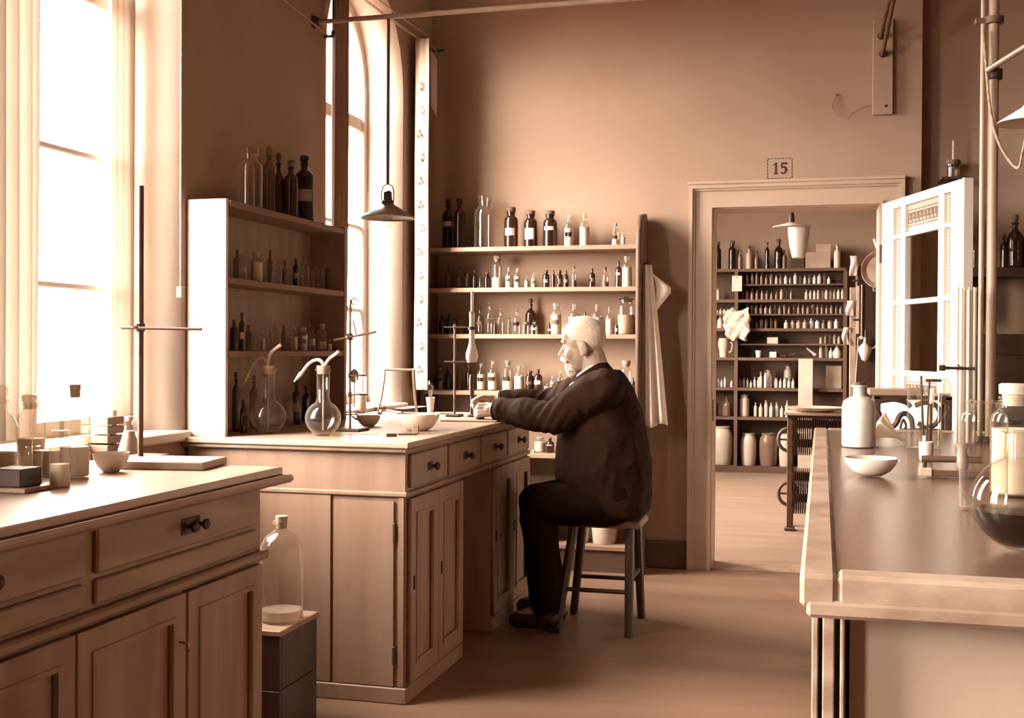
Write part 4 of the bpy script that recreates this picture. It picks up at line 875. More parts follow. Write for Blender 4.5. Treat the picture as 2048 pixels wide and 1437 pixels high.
# glass funnel lying on its side
a, b = at(1758, 878, 1, 4.52), at(1795, 899, 1, 4.52); a.z = BT+.051; b.z = BT+.012
fn = thing('glass_funnel', 'clear glass funnel lying on its side next to the white bottle', 'funnel', (a.x, a.y, BT))
d = (b-a); M = d.to_track_quat('Z', 'Y').to_matrix(); L_ = d.length
bm = NB(); lathe(bm, [(.0535, -.01), (.055, -.01), (.009, L_*.92), (.006, L_), (.005, L_+.03), (.004, L_+.03), (.005, L_), (.0535, -.006)], a+Vector((0, 0, .012)), 28, M); part(fn, 'cone', bm, 'glass_frost')
# cylinder jar with tools
p = at(1848, 884, 2, BT); p = Vector((at(1848, 880, 1, 4.36).x, 4.36, BT)); k = mpp(p); h = at(1848, 778, 1, 4.36).z-BT
cj = thing('glass_cylinder_jar', 'open glass jar holding tubes and rods on the long bench', 'jar', tuple(p))
bm = NB(); lathe(bm, [(0, .002), (32*k, 0), (33*k, .006), (33*k, h-.004), (34*k, h)], p, 32); part(cj, 'body', bm, 'glass_clear')
for i, (dx, dy, lean, ex, mt, rr2) in enumerate(((-12, -4, -3, .02, 'glass_clear', 5), (0, 8, -6, .045, 'iron', 2.2), (8, 2, 5, .03, 'iron', 2), (16, -6, 4, .0, 'glass_smoke', 5), (-4, 14, 2, -.02, 'glass_clear', 4), (20, 6, 2, -.01, 'iron_rust', 2.5))):
    bm = NB(); tube(bm, [p+Vector((dx*k*.6, dy*k, .006)), p+Vector(((dx*.6+lean)*k, dy*k, h+ex))], rr2*k, 8); part(cj, 'rod', bm, mt)
bm = NB(); q = p+Vector((10*k, 2*k, h+.03)); box(bm, q.x-.015, q.x+.04, q.y-.004, q.y+.004, q.z-.006, q.z+.004, .002); part(cj, 'tong_handle', bm, 'iron', False)
p = at(1852, 922, 2, BT); k = mpp(p); bm = NB(); lathe(bm, [(0, 0), (11*k, 0), (13*k, 6*k), (14.5*k, 38*k), (13*k, 38*k), (11*k, 10*k), (0, 8*k)], p, 20); cr = single('white_crucible', 'tall white crucible with a stub beside the glass jar', 'crucible', bm, 'porcelain', tuple(p))
bm = NB(); lathe(bm, [(0, 30*k), (4*k, 30*k), (4*k, 50*k), (0, 50*k)], p+Vector((-3*k, 0, 0)), 10); part(cr, 'stub', bm, 'porcelain')
p = at(1885, 952, 2, BT); k = mpp(p); lb = thing('gas_tap_block', 'gas cock mounted on a small wooden block on the long bench', 'gas tap', tuple(p))
bm = NB(); box(bm, p.x-22*k, p.x+.14, p.y-.035, p.y+.035, BT+.0005, BT+.018, .002); part(lb, 'block', bm, 'wood_bench', False)
bm = NB(); box(bm, p.x-46*k, p.x-22*k, p.y-.04, p.y-.01, BT+.0005, BT+.022, .002); part(lb, 'pale_tag', bm, 'paper_grey', False)
bm = NB(); tube(bm, [p+Vector((-40*k, 0, .045)), p+Vector((.10, 0, .045))], .009, 12); part(lb, 'barrel', bm, 'iron_rust')
bm = NB(); lathe(bm, [(0, 0), (.014, 0), (.018, .02), (.012, .05), (.018, .07), (0, .075)], p+Vector((.05, 0, .02)), 14); part(lb, 'cock', bm, 'brass')
bm = NB(); tube(bm, [p+Vector((-34*k, 0, .015)), p+Vector((-34*k, 0, .045))], .006, 10); part(lb, 'pillar', bm, 'iron')
# bundle of glass tubes with a clamp
gb = thing('glass_tube_bundle', 'bundle of upright glass tubes held by a clamp on the long bench', 'tubes', (at(1932, 800, 1, 4.62).x, 4.62, BT))
zt_ = at(1932, 575, 1, 4.62).z
for i, (px, dy, rr2, dz) in enumerate(((1914, 0, 3.6, 0), (1921, -.012, 3.8, -.006), (1929, .008, 4, 0), (1936, -.01, 3.4, -.01), (1942, .006, 3.4, -.012), (1949, -.004, 4, 0), (1925, .03, 3.5, .004), (1940, .028, 3.5, .002))):
    q = at(px, 700, 1, 4.62); bm = NB(); tube(bm, [(q.x, 4.62+dy, BT+.001), (q.x, 4.62+dy, zt_+dz)], rr2*.0019, 10); part(gb, 'tube', bm, 'glass_frost' if i % 3 else 'glass_milk')
q0, q1 = at(1878, 736, 1, 4.585), at(1950, 738, 1, 4.585)
bm = NB(); tube(bm, [q0, q0.lerp(q1, .15), q0.lerp(q1, .2), q1], [.011, .011, .0055, .0055], 10); cl = part(gb, 'clamp', bm, 'iron')
bm = NB(); tube(bm, [q0.lerp(q1, .62), q0.lerp(q1, .58)+Vector((-.008, 0, .014))], .003, 6); part(cl, 'clamp_screw', bm, 'iron')
# big jars in the right foreground
jar_at(1966, 1018, 780, 92, 'jar', 'glass_clear', None, .0, 'powder', 'large empty wide-mouth glass jar in the right foreground', BT)
jar_at(2030, 990, 768, 96, 'wide', 'glass_clear', 'paper_grey', .9, 'powder', 'large white-filled glass jar with pale stopper at the right edge', BT)
p = at(2036, 1098, 2, BT); k = mpp(p); r_ = 92*k
bf = thing('round_flask', 'round glass flask of black liquid in the right foreground', 'flask', tuple(p)); c = p+Vector((0, 0, r_))
pr = [(0, 0), (r_*.25, .001)]+[(r_*math.sin(a), r_-r_*math.cos(a)) for a in [math.pi*q/20 for q in range(2, 18)]]+[(r_*.30, r_*1.98), (r_*.28, r_*2.5), (r_*.36, r_*2.55), (r_*.30, r_*2.56)]
bm = NB(); lathe(bm, pr, p, 36); part(bf, 'flask', bm, 'glass_thin')
am = math.acos(1-.84); bm = NB(); lathe(bm, [(0, .003)]+[(r_*.97*math.sin(a), r_-r_*.97*math.cos(a)) for a in [am*q/10 for q in range(1, 11)]]+[(0, r_-r_*.97*math.cos(am)+.0005)], p, 36); part(bf, 'black_liquid', bm, 'liquid_dark')
# pots and carboy on the bottom wall shelf
p = at(1084, 1095, 1, 6.71); k = mpp(p); bottle((p.x, 6.71, SH[5]+.0008), 34*k, at(1084, 936, 1, 6.71).z-SH[5], 'wide', 'glass_clear', None, .75, 'powder', None, 'large glass carboy on the bottom wall shelf behind the knees', 'carboy', None, 'glass_carboy')
def pot(name, label, px, w, top, z, Yp, mat, group=None):
    p = at(px, 900, 1, Yp); p.z = z; k = mpp(p); h = at(px, top, 1, Yp).z-z; r = w*k/2
    bm = NB(); lathe(bm, [(0, .001), (r*.86, 0), (r*.9, h*.03), (r, h*.35), (r*1.0, h*.70), (r*.92, h*.84), (r*.74, h*.92), (r*.70, h*.95), (r*.78, h*.97), (r*.78, h), (r*.64, h), (r*.60, h*.92), (0, h*.88)], p, 24)
    return single(name, label, 'jar', bm, mat, tuple(p), group)
pot('stoneware_pot', 'grey stoneware pot on the bottom wall shelf behind the stool', 1160, 42, 1010, SH[5]+.0005, 6.70, 'paper_grey')
pot('stoneware_pot', 'white stoneware pot on the bottom wall shelf behind the stool', 1210, 52, 1000, SH[5]+.0005, 6.70, 'stoneware')

# ================================================================== store room seen through the doorway
S2, S2B = 12.42, 12.72
def Z2(py): return at(1560, py, 1, S2).z
def X2(px, Yv=S2): return at(px, 700, 1, Yv).x
xl, xp, xr = -2.0, X2(1472), X2(1690)
st = thing('store_shelving', 'wide wooden shelving full of bottles in the store room', 'shelving', ((xl+xr)/2, 12.57, 0))
MAIN = [Z2(y) for y in (537, 599, 657, 716, 777, 836)]; THIN = [Z2(y) for y in (568, 628, 688)]
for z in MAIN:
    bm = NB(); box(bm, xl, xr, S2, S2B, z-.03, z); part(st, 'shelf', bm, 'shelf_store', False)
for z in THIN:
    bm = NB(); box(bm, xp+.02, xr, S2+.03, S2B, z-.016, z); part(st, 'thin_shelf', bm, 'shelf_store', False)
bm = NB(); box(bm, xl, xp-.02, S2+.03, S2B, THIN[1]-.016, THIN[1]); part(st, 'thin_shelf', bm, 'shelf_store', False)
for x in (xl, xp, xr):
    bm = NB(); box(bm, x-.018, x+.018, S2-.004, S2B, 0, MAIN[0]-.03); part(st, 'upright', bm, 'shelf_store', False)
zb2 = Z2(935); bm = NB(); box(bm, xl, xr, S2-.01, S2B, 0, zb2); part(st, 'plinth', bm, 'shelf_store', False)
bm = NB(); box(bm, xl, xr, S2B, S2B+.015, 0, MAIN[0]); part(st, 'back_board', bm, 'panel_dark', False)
SB = {'a': ('glass_amber', 'cork_dark'), 'w': ('glass_milk', 'cork_dark'), 'm': ('stoneware', 'cork'), 'c': ('glass_smoke', 'cork'), 'k': ('glass_black', 'cork_dark')}
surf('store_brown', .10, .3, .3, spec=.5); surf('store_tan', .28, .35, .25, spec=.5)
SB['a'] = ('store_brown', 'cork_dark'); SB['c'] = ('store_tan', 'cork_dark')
def sbot(px, w, top, z, code, kind, label, group, Yo=0):
    p = at(px, 700, 1, S2+.10+Yo); p.z = z+.0006; k = mpp(p); h = at(px, top, 1, S2+.10+Yo).z-z
    body, sp, _ = PROF[kind]; bmat, smat = SB[code]
    def mk():
        bm = NB(); lathe(bm, body, seg=12); nf = len(bm.faces); lathe(bm, sp, seg=10); bm.faces.ensure_lookup_table()
        for i, f in enumerate(bm.faces): f.material_index = 1 if i >= nf else 0
        return _mesh('store_bottle', bm, [bmat, smat], True)
    o = bpy.data.objects.new('store_bottle', _m(('sb', kind, code), mk)); COL.objects.link(o); o.location = p; o.scale = (w*k/2, w*k/2, h)
    return tag(o, label, 'bottle', group)
def srow(x0, x1, step, py, top, z, codes, label, group, w=.82, var=5, kinds=('std', 'cork', 'wide')):
    px = x0; i = 0
    while px <= x1:
        ww = step*w*random.uniform(.85, 1.0); a, b = label.split('|')
        lab = '%s, %s from left %s' % (a, ORD[i], b) if px+step <= x1 else '%s, last on the right %s' % (a, b)
        sbot(px, ww, top+random.uniform(-var, var), z, random.choice(codes), random.choice(kinds), lab, group, random.uniform(-.02, .05)); px += step; i += 1
G = 'rows of small bottles in the store room'
srow(1484, 1660, 9.6, 568, 549, THIN[0], 'aacw', 'small bottle|in the first row of the store shelving', G+', first row')
srow(1484, 1588, 9.8, 599, 581, MAIN[1], 'aaca', 'small brown bottle|in the second row of the store shelving', G+', second row left')
srow(1612, 1686, 8.0, 599, 579, MAIN[1], 'cmw', 'small pale bottle|among the pale second-row store bottles', G+', second row right', var=2)
srow(1484, 1686, 9.4, 628, 610, THIN[1], 'aaac', 'small bottle|in the third row of the store shelving', G+', third row', var=3)
srow(1484, 1560, 9.6, 657, 638, MAIN[2], 'aac', 'small brown bottle|in the fourth row of the store shelving', G+', fourth row left')
srow(1572, 1684, 12.5, 657, 638, MAIN[2], 'wmca', 'larger bottle|among the mixed fourth-row store bottles', G+', fourth row right', var=3)
srow(1642, 1686, 9, 688, 668, THIN[2], 'ac', 'brown bottle|in the nearly empty fifth store row', G+', fifth row')
srow(1642, 1668, 10, 716, 692, MAIN[3], 'mc', 'slim pale bottle|beside the tools in the sixth store row', G+', sixth row')
srow(1481, 1520, 7.2, 777, 757, MAIN[4], 'm', 'little white bottle|right of the upright in the seventh store row', G+', seventh row', var=5)
srow(1522, 1542, 9.5, 777, 746, MAIN[4], 'mw', 'taller white bottle|in the middle of the seventh store row', G+', seventh row middle', var=4)
srow(1553, 1590, 8.5, 777, 755, MAIN[4], 'm', 'white bottle|beside the white board in the seventh store row', G+', seventh row right', var=6)
sbot(1577, 17, 728, MAIN[4], 'c', 'wide', 'tall pale wide-mouth bottle rising above the seventh row', None, .09)
sbot(1538, 14, 738, MAIN[4], 'c', 'jar', 'big clear jar at the back of the seventh row', None, .09)
sbot(1489, 20, 788, MAIN[5], 'm', 'jar', 'tall white jar at the left of the eighth row', None)
srow(1512, 1585, 10.5, 836, 806, MAIN[5], 'mw', 'white bottle|in the eighth row of the store shelving', G+', eighth row', var=5)
srow(1424, 1440, 11, 599, 573, MAIN[1], 'mw', 'white bottle|in the upper left store compartment', G+', left second row', var=5)
srow(1427, 1462, 7, 628, 618, THIN[1], 'm', 'tiny white bottle|in the left store compartment above the flasks', G+', left third row', var=2)
sbot(1431, 8, 645, MAIN[2], 'm', 'ball', 'small white flask at left in the fourth row compartment', None)
sbot(1440, 11, 628, MAIN[2], 'm', 'ball', 'tall white flask in the fourth row compartment', None)
sbot(1452, 9, 636, MAIN[2], 'w', 'ball', 'pale flask beside the hanging cloth in the fourth row compartment', None)
srow(1424, 1468, 6.6, 777, 756, MAIN[4], 'mw', 'little white bottle|left of the upright in the seventh store row', G+', left seventh row', var=4)
sbot(1431, 14, 795, MAIN[5], 'k', 'std', 'dark bottle at the far left of the eighth row', None)
sbot(1455, 18, 794, MAIN[5], 'a', 'std', 'dark bottle with pale label beside the left upright', None)
# top of the shelving
for px, w, top, code, kind, lab in ((1434, 14, 484, 'k', 'wide', 'tall dark jar first from left on top of the store shelving'), (1463, 15, 482, 'k', 'wide', 'tall dark jar second from left on top of the store shelving'), (1479, 10, 500, 'a', 'cork', 'short brown bottle third from left on top of the store shelving'),
                                    (1497, 13, 492, 'c', 'std', 'pale stoppered bottle on top of the store shelving'), (1512, 9, 503, 'a', 'std', 'thin brown bottle on top of the store shelving'), (1533, 9, 484, 'k', 'tall', 'slim black bottle on top of the store shelving'),
                                    (1556, 18, 478, 'k', 'std', 'broad dark bottle on top of the store shelving'), (1567, 10, 500, 'a', 'cork', 'short dark bottle left of the lamp box on the store shelving'), (1673, 14, 488, 'm', 'cork', 'white bottle at the right end on top of the store shelving')):
    sbot(px, w, top, MAIN[0], code, kind, lab, None)
def sbox(name, label, cat, x0, x1, y0, y1, mat, Yv=S2+.06, d=.12, zb_=None, bev=.003):
    a, b = at(x0, y0, 1, Yv), at(x1, y1, 1, Yv); bm = NB(); zz = b.z if zb_ is None else zb_
    box(bm, a.x, b.x, Yv, Yv+d, zz+.0005, a.z, bev); return single(name, label, cat, bm, mat, ((a.x+b.x)/2, Yv+d/2, zz), None, False)
o = sbox('lamp_box', 'dark box with a pale label on top of the store shelving', 'box', 1583, 1608, 504, 537, 'wood_dark', zb_=MAIN[0])
a, b = at(1585, 506, 1, S2+.057), at(1605, 517, 1, S2+.057); bm = NB(); box(bm, a.x, b.x, S2+.0565, S2+.0595, b.z, a.z); part(o, 'label', bm, 'paper', False)
sbox('cardboard_box', 'wide brown box on top of the store shelving', 'box', 1611, 1661, 505, 537, 'store_tan', zb_=MAIN[0])
sbox('cardboard_box', 'brown box lying on the wide box on the store shelving', 'box', 1632, 1662, 488, 504.6, 'store_tan', zb_=at(1640, 505, 1, S2+.06).z)
sbox('white_card_box', 'small white card box among tools in the sixth row', 'box', 1539, 1553, 704, 716, 'paper', zb_=MAIN[3])
sbox('paper_parcel', 'flat pale parcel in the fifth row of the shelving', 'parcel', 1534, 1556, 675, 688, 'paper_grey', zb_=THIN[2])
sbox('white_board', 'tall pale board leaning against the lower shelving', 'board', 1597, 1625, 718, 862, 'paper_grey', S2-.10, .02, zb_=0.0)
sbox('paper_packet', 'crumpled brown packet in the lower right compartment', 'packet', 1652, 1683, 732, 777, 'store_tan', zb_=MAIN[4])
p = at(1517, 716, 1, S2+.08); p.z = MAIN[3]+.0008; k = mpp(p); bm = NB(); lathe(bm, [(0, 0), (4.5*k, 0), (6.5*k, 14*k), (5.5*k, 14*k), (0, 4*k)], p, 14); single('white_mortar', 'small white mortar in the sixth row of the shelving', 'mortar', bm, 'porcelain', tuple(p))
p = at(1447, 716, 1, S2+.08); p.z = MAIN[3]+.0008; k = mpp(p); bm = NB(); lathe(bm, [(0, 0), (8*k, 0), (8.5*k, 14*k), (11*k, 22*k), (11*k, 30*k), (9*k, 38*k), (0, 38*k)], p, 16); jg = single('stoneware_jug', 'grey stoneware jug in the lower left compartment', 'jug', bm, 'paper_grey', tuple(p))
bm = NB(); tube(bm, smooth_path([p+Vector((10*k, 0, 30*k)), p+Vector((17*k, 0, 27*k)), p+Vector((15*k, 0, 12*k)), p+Vector((8*k, 0, 10*k))], 4), 1.5*k, 8); part(jg, 'handle', bm, 'paper_grey')
p = at(1428, 716, 1, S2+.05); p.z = MAIN[3]+.0008; k = mpp(p); dish('small_white_bowl', 'little white bowl beside the stoneware jug', p, 8*k, 7*k)
for i, (px, ln, rz, lab) in enumerate(((1563, .09, 6, 'dark rod lying among tools in the sixth row'), (1583, .08, -12, 'short dark pipe lying among tools in the sixth row'), (1603, .08, 20, 'bent dark tool lying in the sixth row'), (1622, .12, 40, 'pale scraper leaning in the sixth row'))):
    p = at(px, 712, 1, S2+.10); p.z = MAIN[3]+.022+.02*(i == 2); bm = NB(); M = Matrix.Rotation(R(rz), 3, 'Y'); d = M @ Vector((ln/2, 0, 0)); 
    if rz > 30: p.z += .045
    elif abs(rz) > 8: p.z += abs(d.z)*.8
    tube(bm, [p-d, p+d*.3, p+d], [.009, .012, .018], 8); single('shelf_tool', lab, 'tool', bm, ['iron', 'wood_dark', 'iron', 'paper_grey'][i], tuple(p))
p = at(1674, 716, 1, S2+.08); p.z = MAIN[3]+.0008; k = mpp(p); bm = NB(); lathe(bm, [(0, 0), (7*k, 0), (9*k, 10*k), (6*k, 16*k), (2.5*k, 21*k), (2.5*k, 23*k), (0, 23*k)], p, 14, None, 1.0, .8); single('white_flagon', 'white flagon at the right end of the sixth row', 'flagon', bm, 'stoneware', tuple(p))
pot('storage_jar', 'largest white stoneware jar standing at the left of the floor row', 1443, 44, 853, zb2+.001, S2+.13, 'stoneware')
pot('storage_jar', 'white stoneware jar just right of the shelving upright', 1497, 31, 867, zb2+.001, S2+.13, 'stoneware')
pot('storage_jar', 'brown glazed stoneware jar between two white jars', 1537, 36, 867, zb2+.001, S2+.13, 'stoneware_brown')
pot('storage_jar', 'white stoneware jar half hidden behind the radiator wheel', 1572, 29, 868, zb2+.001, S2+.13, 'stoneware')
# papers hung on the upright
wc = sbox('white_card', 'white card pinned high on the shelving upright', 'card', 1464, 1484, 552, 583, 'paper', S2-.016, .004)
bm = NB(); p = at(1474, 555, 1, S2-.018); tube(bm, [p, p+Vector((0, .014, 0))], .006, 8); part(wc, 'pin', bm, 'iron')
rows = []
for i in range(10):
    t = i/9; z = Z2(619+61*t); w0 = .125*(.75+.35*math.sin(2.6*t+.5))
    rows.append([(X2(1474)-w0+2*w0*j/8+.012*math.sin(i*2.1+j), S2-.085+.022*math.sin(j*1.9+i*1.3), z-.02*math.cos(j*1.2+i*.4)) for j in range(9)])
hc = single('hanging_cloth', 'crumpled white cloth hanging on the shelving upright', 'cloth', sheet(rows), 'cloth_white', (X2(1474), S2-.05, Z2(680)), None, 'all')
bm = NB(); tube(bm, [(X2(1474), S2, Z2(623)), (X2(1474), S2-.09, Z2(621))], .008, 8); part(hc, 'nail', bm, 'iron')
# store room pendant lamp
LY2 = 10.6; c = at(1583, 455, 1, LY2); k = mpp(c)
sl = thing('store_lamp', 'hanging lamp with flat white shade and tapered glass in the store room', 'lamp', tuple(c))
bm = NB(); lathe(bm, [(38*k, 0), (37*k, 1.5*k), (8*k, 9*k), (5*k, 10*k), (5*k, 9*k), (36*k, 0), (38*k, 0)], c, 30); part(sl, 'shade', bm, 'enamel_white')
bm = NB(); lathe(bm, [(5*k, 8*k), (6*k, 12*k), (5*k, 26*k), (2*k, 32*k), (0, 32*k)], c, 14); part(sl, 'socket', bm, 'iron')
bm = NB(); tube(bm, [c+Vector((0, 0, 30*k)), Vector((c.x, c.y, CEIL))], .006, 8); part(sl, 'rod', bm, 'iron')
g = c+Vector((14*k, 0, -3*k)); bm = NB(); lathe(bm, [(22*k, 2*k), (21*k, -10*k), (18*k, -35*k), (13*k, -56*k), (11*k, -58*k), (12*k, -55*k), (20*k, -10*k), (21*k, 2*k)], g, 22); part(sl, 'glass_shade', bm, 'glass_milk')
# dark cupboard whose side carries papers and utensils
CY = 10.3; x0 = at(1712, 700, 1, CY).x
sc2 = thing('store_cupboard', 'tall dark cupboard with papers hung on its edge in the store room', 'cupboard', (x0+.6, CY+.2, 0))
zt2 = at(1740, 532, 1, CY).z
bm = NB(); box(bm, x0, x0+1.4, CY, CY+.45, 0, zt2, .005); part(sc2, 'carcass', bm, 'wood_dark', False)
bm = NB(); box(bm, at(1699, 700, 1, CY).x, x0, CY-.004, CY+.03, 0, zt2-.18, .003); part(sc2, 'edge_strip', bm, 'store_tan', False)
for i, (xa_, ya_, xb_, yb_, m_, lab) in enumerate(((1700, 512, 1716, 552, 'paper', 'white paper sheet hung at the top of the dark cupboard'), (1693, 602, 1709, 632, 'paper', 'pale folded paper hung halfway up the cupboard edge'), (1686, 655, 1698, 690, 'paper_grey', 'grey paper slip hung low on the cupboard edge'))):
    rows = [[at(xa_+(xb_-xa_)*j/4+2*math.sin(i+q), ya_+(yb_-ya_)*q/5, 1, CY-.02+.012*math.sin(j*1.6+q)) for j in range(5)] for q in range(6)]
    hp = single('hanging_paper', lab, 'paper', sheet(rows), m_, tuple(at((xa_+xb_)/2, yb_, 1, CY-.02)), None, 'all')
a, b = at(1712, 572, 1, CY-.012), at(1715, 668, 1, CY-.012)
rl = thing('hanging_ruler', 'long pale ruler hanging on the dark cupboard front', 'ruler', tuple(b)); bm = NB(); box(bm, b.x-.012, b.x+.014, CY-.014, CY-.004, b.z, a.z, .002); part(rl, 'blade', bm, 'paper_grey', False)
for yy in (562, 640):
    p = at(1713, yy, 1, CY-.006); bm = NB(); box(bm, p.x-.03, p.x+.03, CY-.02, CY, p.z-.008, p.z+.008, .002); part(rl, 'strap', bm, 'iron', False)
p = at(1723, 676, 1, CY-.01); a = at(1724, 570, 1, CY-.01); tr = thing('hanging_tube', 'thin glass tube with a bulb hanging on the cupboard', 'tube', tuple(p)); bm = NB(); tube(bm, [p, a], .008, 8); part(tr, 'stem', bm, 'store_tan')
bm = NB(); lathe(bm, [(0, -.02), (.016, -.01), (.018, .01), (0, .02)], p, 12); part(tr, 'bulb', bm, 'stoneware')
c = at(1752, 540, 1, CY-.04); k = mpp(c); pn = thing('hanging_pan', 'round pan with long handle hung on the cupboard beside the door', 'pan', tuple(c)); M = Vector((-.25, -1, 0)).to_track_quat('Z', 'Y').to_matrix()
bm = NB(); lathe(bm, [(0, -.01), (30*k, -.01), (38*k, .03), (37*k, .033), (29*k, -.004), (0, -.004)], c+Vector((.04, 0, 0)), 24, M); part(pn, 'bowl', bm, 'store_tan')
bm = NB(); tube(bm, [c+Vector((.02, -.01, .15)), at(1749, 478, 1, CY-.04)], .014, 8); part(pn, 'handle', bm, 'paper')
bm = NB(); tube(bm, smooth_path([at(1756, 560, 1, CY-.05), at(1748, 575, 1, CY-.05), at(1748, 582, 1, CY-.05), at(1757, 578, 1, CY-.05)], 4), .006, 6); part(pn, 'hanging_loop', bm, 'cork')
c = at(1730, 700, 1, CY-.05); k = mpp(c); hb = thing('hanging_flask', 'white porcelain flask hanging low on the dark cupboard', 'flask', tuple(c))
bm = NB(); lathe(bm, [(0, -24*k), (6*k, -20*k), (13*k, -2*k), (12*k, 6*k), (5*k, 12*k), (3*k, 16*k), (3*k, 24*k), (4.5*k, 25*k), (0, 25*k)], c, 16); part(hb, 'body', bm, 'stoneware')
bm = NB(); tube(bm, smooth_path([c+Vector((11*k, 0, 2*k)), c+Vector((20*k, 0, 6*k)), c+Vector((24*k, 0, 14*k))], 4), 2*k, 8); part(hb, 'spout', bm, 'stoneware')
bm = NB(); tube(bm, [c+Vector((0, 0, 24*k)), c+Vector((.0, .05, 40*k))], .003, 6); part(hb, 'string', bm, 'cork')
# ribbed iron radiator
RY = 8.5; rx0, rx1 = at(1574, 900, 1, RY).x, at(1740, 900, 1, RY).x; zr = at(1640, 832, 1, RY).z
rad = thing('ribbed_radiator', 'ribbed iron radiator under a pale slab in the store room', 'radiator', ((rx0+rx1)/2, RY+.12, 0))
bm = NB(); box(bm, rx0-.02, rx1+.05, RY-.03, RY+.30, zr, zr+.022, .004); part(rad, 'top_slab', bm, 'marble', False)
bm = NB(); box(bm, rx0, rx1+.03, RY-.01, RY+.28, zr-.02, zr, .003); part(rad, 'top_frame', bm, 'iron', False)
n = 44; fin_rows = [(838, 866), (870, 912), (945, 972), (976, 1030)]
for ya_, yb_ in fin_rows:
    z1, z0 = at(1640, ya_, 1, RY).z, at(1640, yb_, 1, RY).z
    def mkf():
        bm = NB(); box(bm, -.0042, .0042, 0, .26, 0, 1, 0); return _mesh('fin', bm, 'iron', False)
    me = _m(('fin',), mkf)
    for q in range(n):
        o = bpy.data.objects.new('fin', me); COL.objects.link(o); o.parent = rad; o.location = Vector((rx0+.050+q*.0148, RY, z0))-rad.location; o.scale = (1, 1, z1-z0)
    bm = NB(); tube(bm, [(rx0+.03, RY+.13, (z0+z1)/2), (rx1, RY+.13, (z0+z1)/2)], min(.03, (z1-z0)*.4), 12); part(rad, 'pipe', bm, 'iron')
for x in (rx0+.02, rx1-.02):
    zf = 0
    bm = NB(); box(bm, x-.02, x+.02, RY+.0, RY+.04, .0, zr-.02, .004); box(bm, x-.035, x+.035, RY-.03, RY+.07, 0, .02, .004); part(rad, 'leg', bm, 'iron_rust', False)
    bm = NB(); box(bm, x-.02, x+.02, RY+.22, RY+.26, .0, zr-.02, .004); part(rad, 'leg', bm, 'iron_rust', False)
for py in (880, 988):
    c = at(1576, py, 1, RY+.02); r_ = .078; bm = NB(); tube(bm, [c+Vector((.0+r_*math.cos(a)*.85, 0, r_*math.sin(a))) for a in [2*math.pi*q/24 for q in range(25)]], .013, 8); w_ = part(rad, 'wheel', bm, 'iron_rust')
    bm = NB(); tube(bm, [c+Vector((-.06, 0, 0)), c+Vector((.06, 0, 0))], .008, 6); tube(bm, [c+Vector((0, 0, -.07)), c+Vector((0, 0, .07))], .008, 6); part(w_, 'spoke', bm, 'iron_rust')
p = at(1628, 812, 1, RY+.12); p.z = zr+.0225; k = mpp(p)
bm = NB(); lathe(bm, [(0, 0), (30*k, 0), (56*k, 7*k), (58*k, 9*k), (54*k, 8*k), (28*k, 2*k), (0, 2*k)], p, 32); single('flat_pan', 'wide shallow pan resting on the radiator slab', 'pan', bm, 'marble', tuple(p))
p = at(1688, 800, 1, RY+.10); p.z = zr+.0225; bm = NB(); lathe(bm, [(0, 0), (.03, 0), (.045, .03), (.03, .06), (.014, .07), (.02, .085), (0, .09)], p+Vector((.03, .17, 0)), 16); single('brass_weight', 'round metal weight on the radiator slab behind the white bottle', 'weight', bm, 'brass', tuple(p))
# ornate cast iron stand in front of the open door
TY0, TY1 = 5.42, 5.62; ta, tb = at(1738, 780, 1, TY0).x, at(1905, 780, 1, TY0).x; tz = at(1780, 779, 1, TY0).z
it = thing('cast_iron_stand', 'ornate cast iron stand with wooden top behind the long bench', 'stand', ((ta+tb)/2, 5.52, 0))
bm = NB(); box(bm, ta, tb-.12, TY0-.02, TY1+.02, tz-.028, tz, .004); part(it, 'wooden_top', bm, 'wood_mid', False)
bm = NB(); box(bm, ta+.02, tb, TY0, TY0+.02, tz-.045, tz-.028, .002); part(it, 'top_rail', bm, 'iron', False)
for x in (ta+.02, tb-.03):
    for y in (TY0, TY1-.03):
        bm = NB(); box(bm, x, x+.03, y, y+.03, 0, tz-.03, .004); part(it, 'leg', bm, 'iron', False)
zlow = at(1800, 884, 1, TY0).z
bm = NB(); box(bm, ta+.02, tb, TY0, TY0+.02, zlow-.02, zlow+.006, .002); part(it, 'lower_rail', bm, 'iron', False)
def iron_curve(pts, r=.009):
    bm = NB(); tube(bm, smooth_path([at(x, y, 1, TY0+.01) for x, y in pts], 6), r, 8); part(it, 'scroll', bm, 'iron')
iron_curve([(1748, 806), (1768, 802), (1790, 800), (1812, 806), (1822, 815)], .011)
iron_curve([(1752, 815), (1760, 832), (1768, 848), (1780, 856), (1792, 848), (1800, 832), (1812, 828), (1822, 838), (1826, 858)], .012)
iron_curve([(1768, 848), (1764, 862), (1780, 862)], .009); iron_curve([(1800, 858), (1806, 840), (1812, 852), (1808, 862)], .006)
iron_curve([(1764, 868), (1800, 862), (1840, 860), (1880, 862)], .008); iron_curve([(1830, 812), (1850, 806), (1872, 812), (1880, 830), (1870, 850), (1850, 856), (1836, 846)], .011)
iron_curve([(1880, 800), (1898, 812), (1890, 834), (1900, 852)], .011); iron_curve([(1880, 876), (1892, 862), (1902, 870), (1896, 884)], .010)

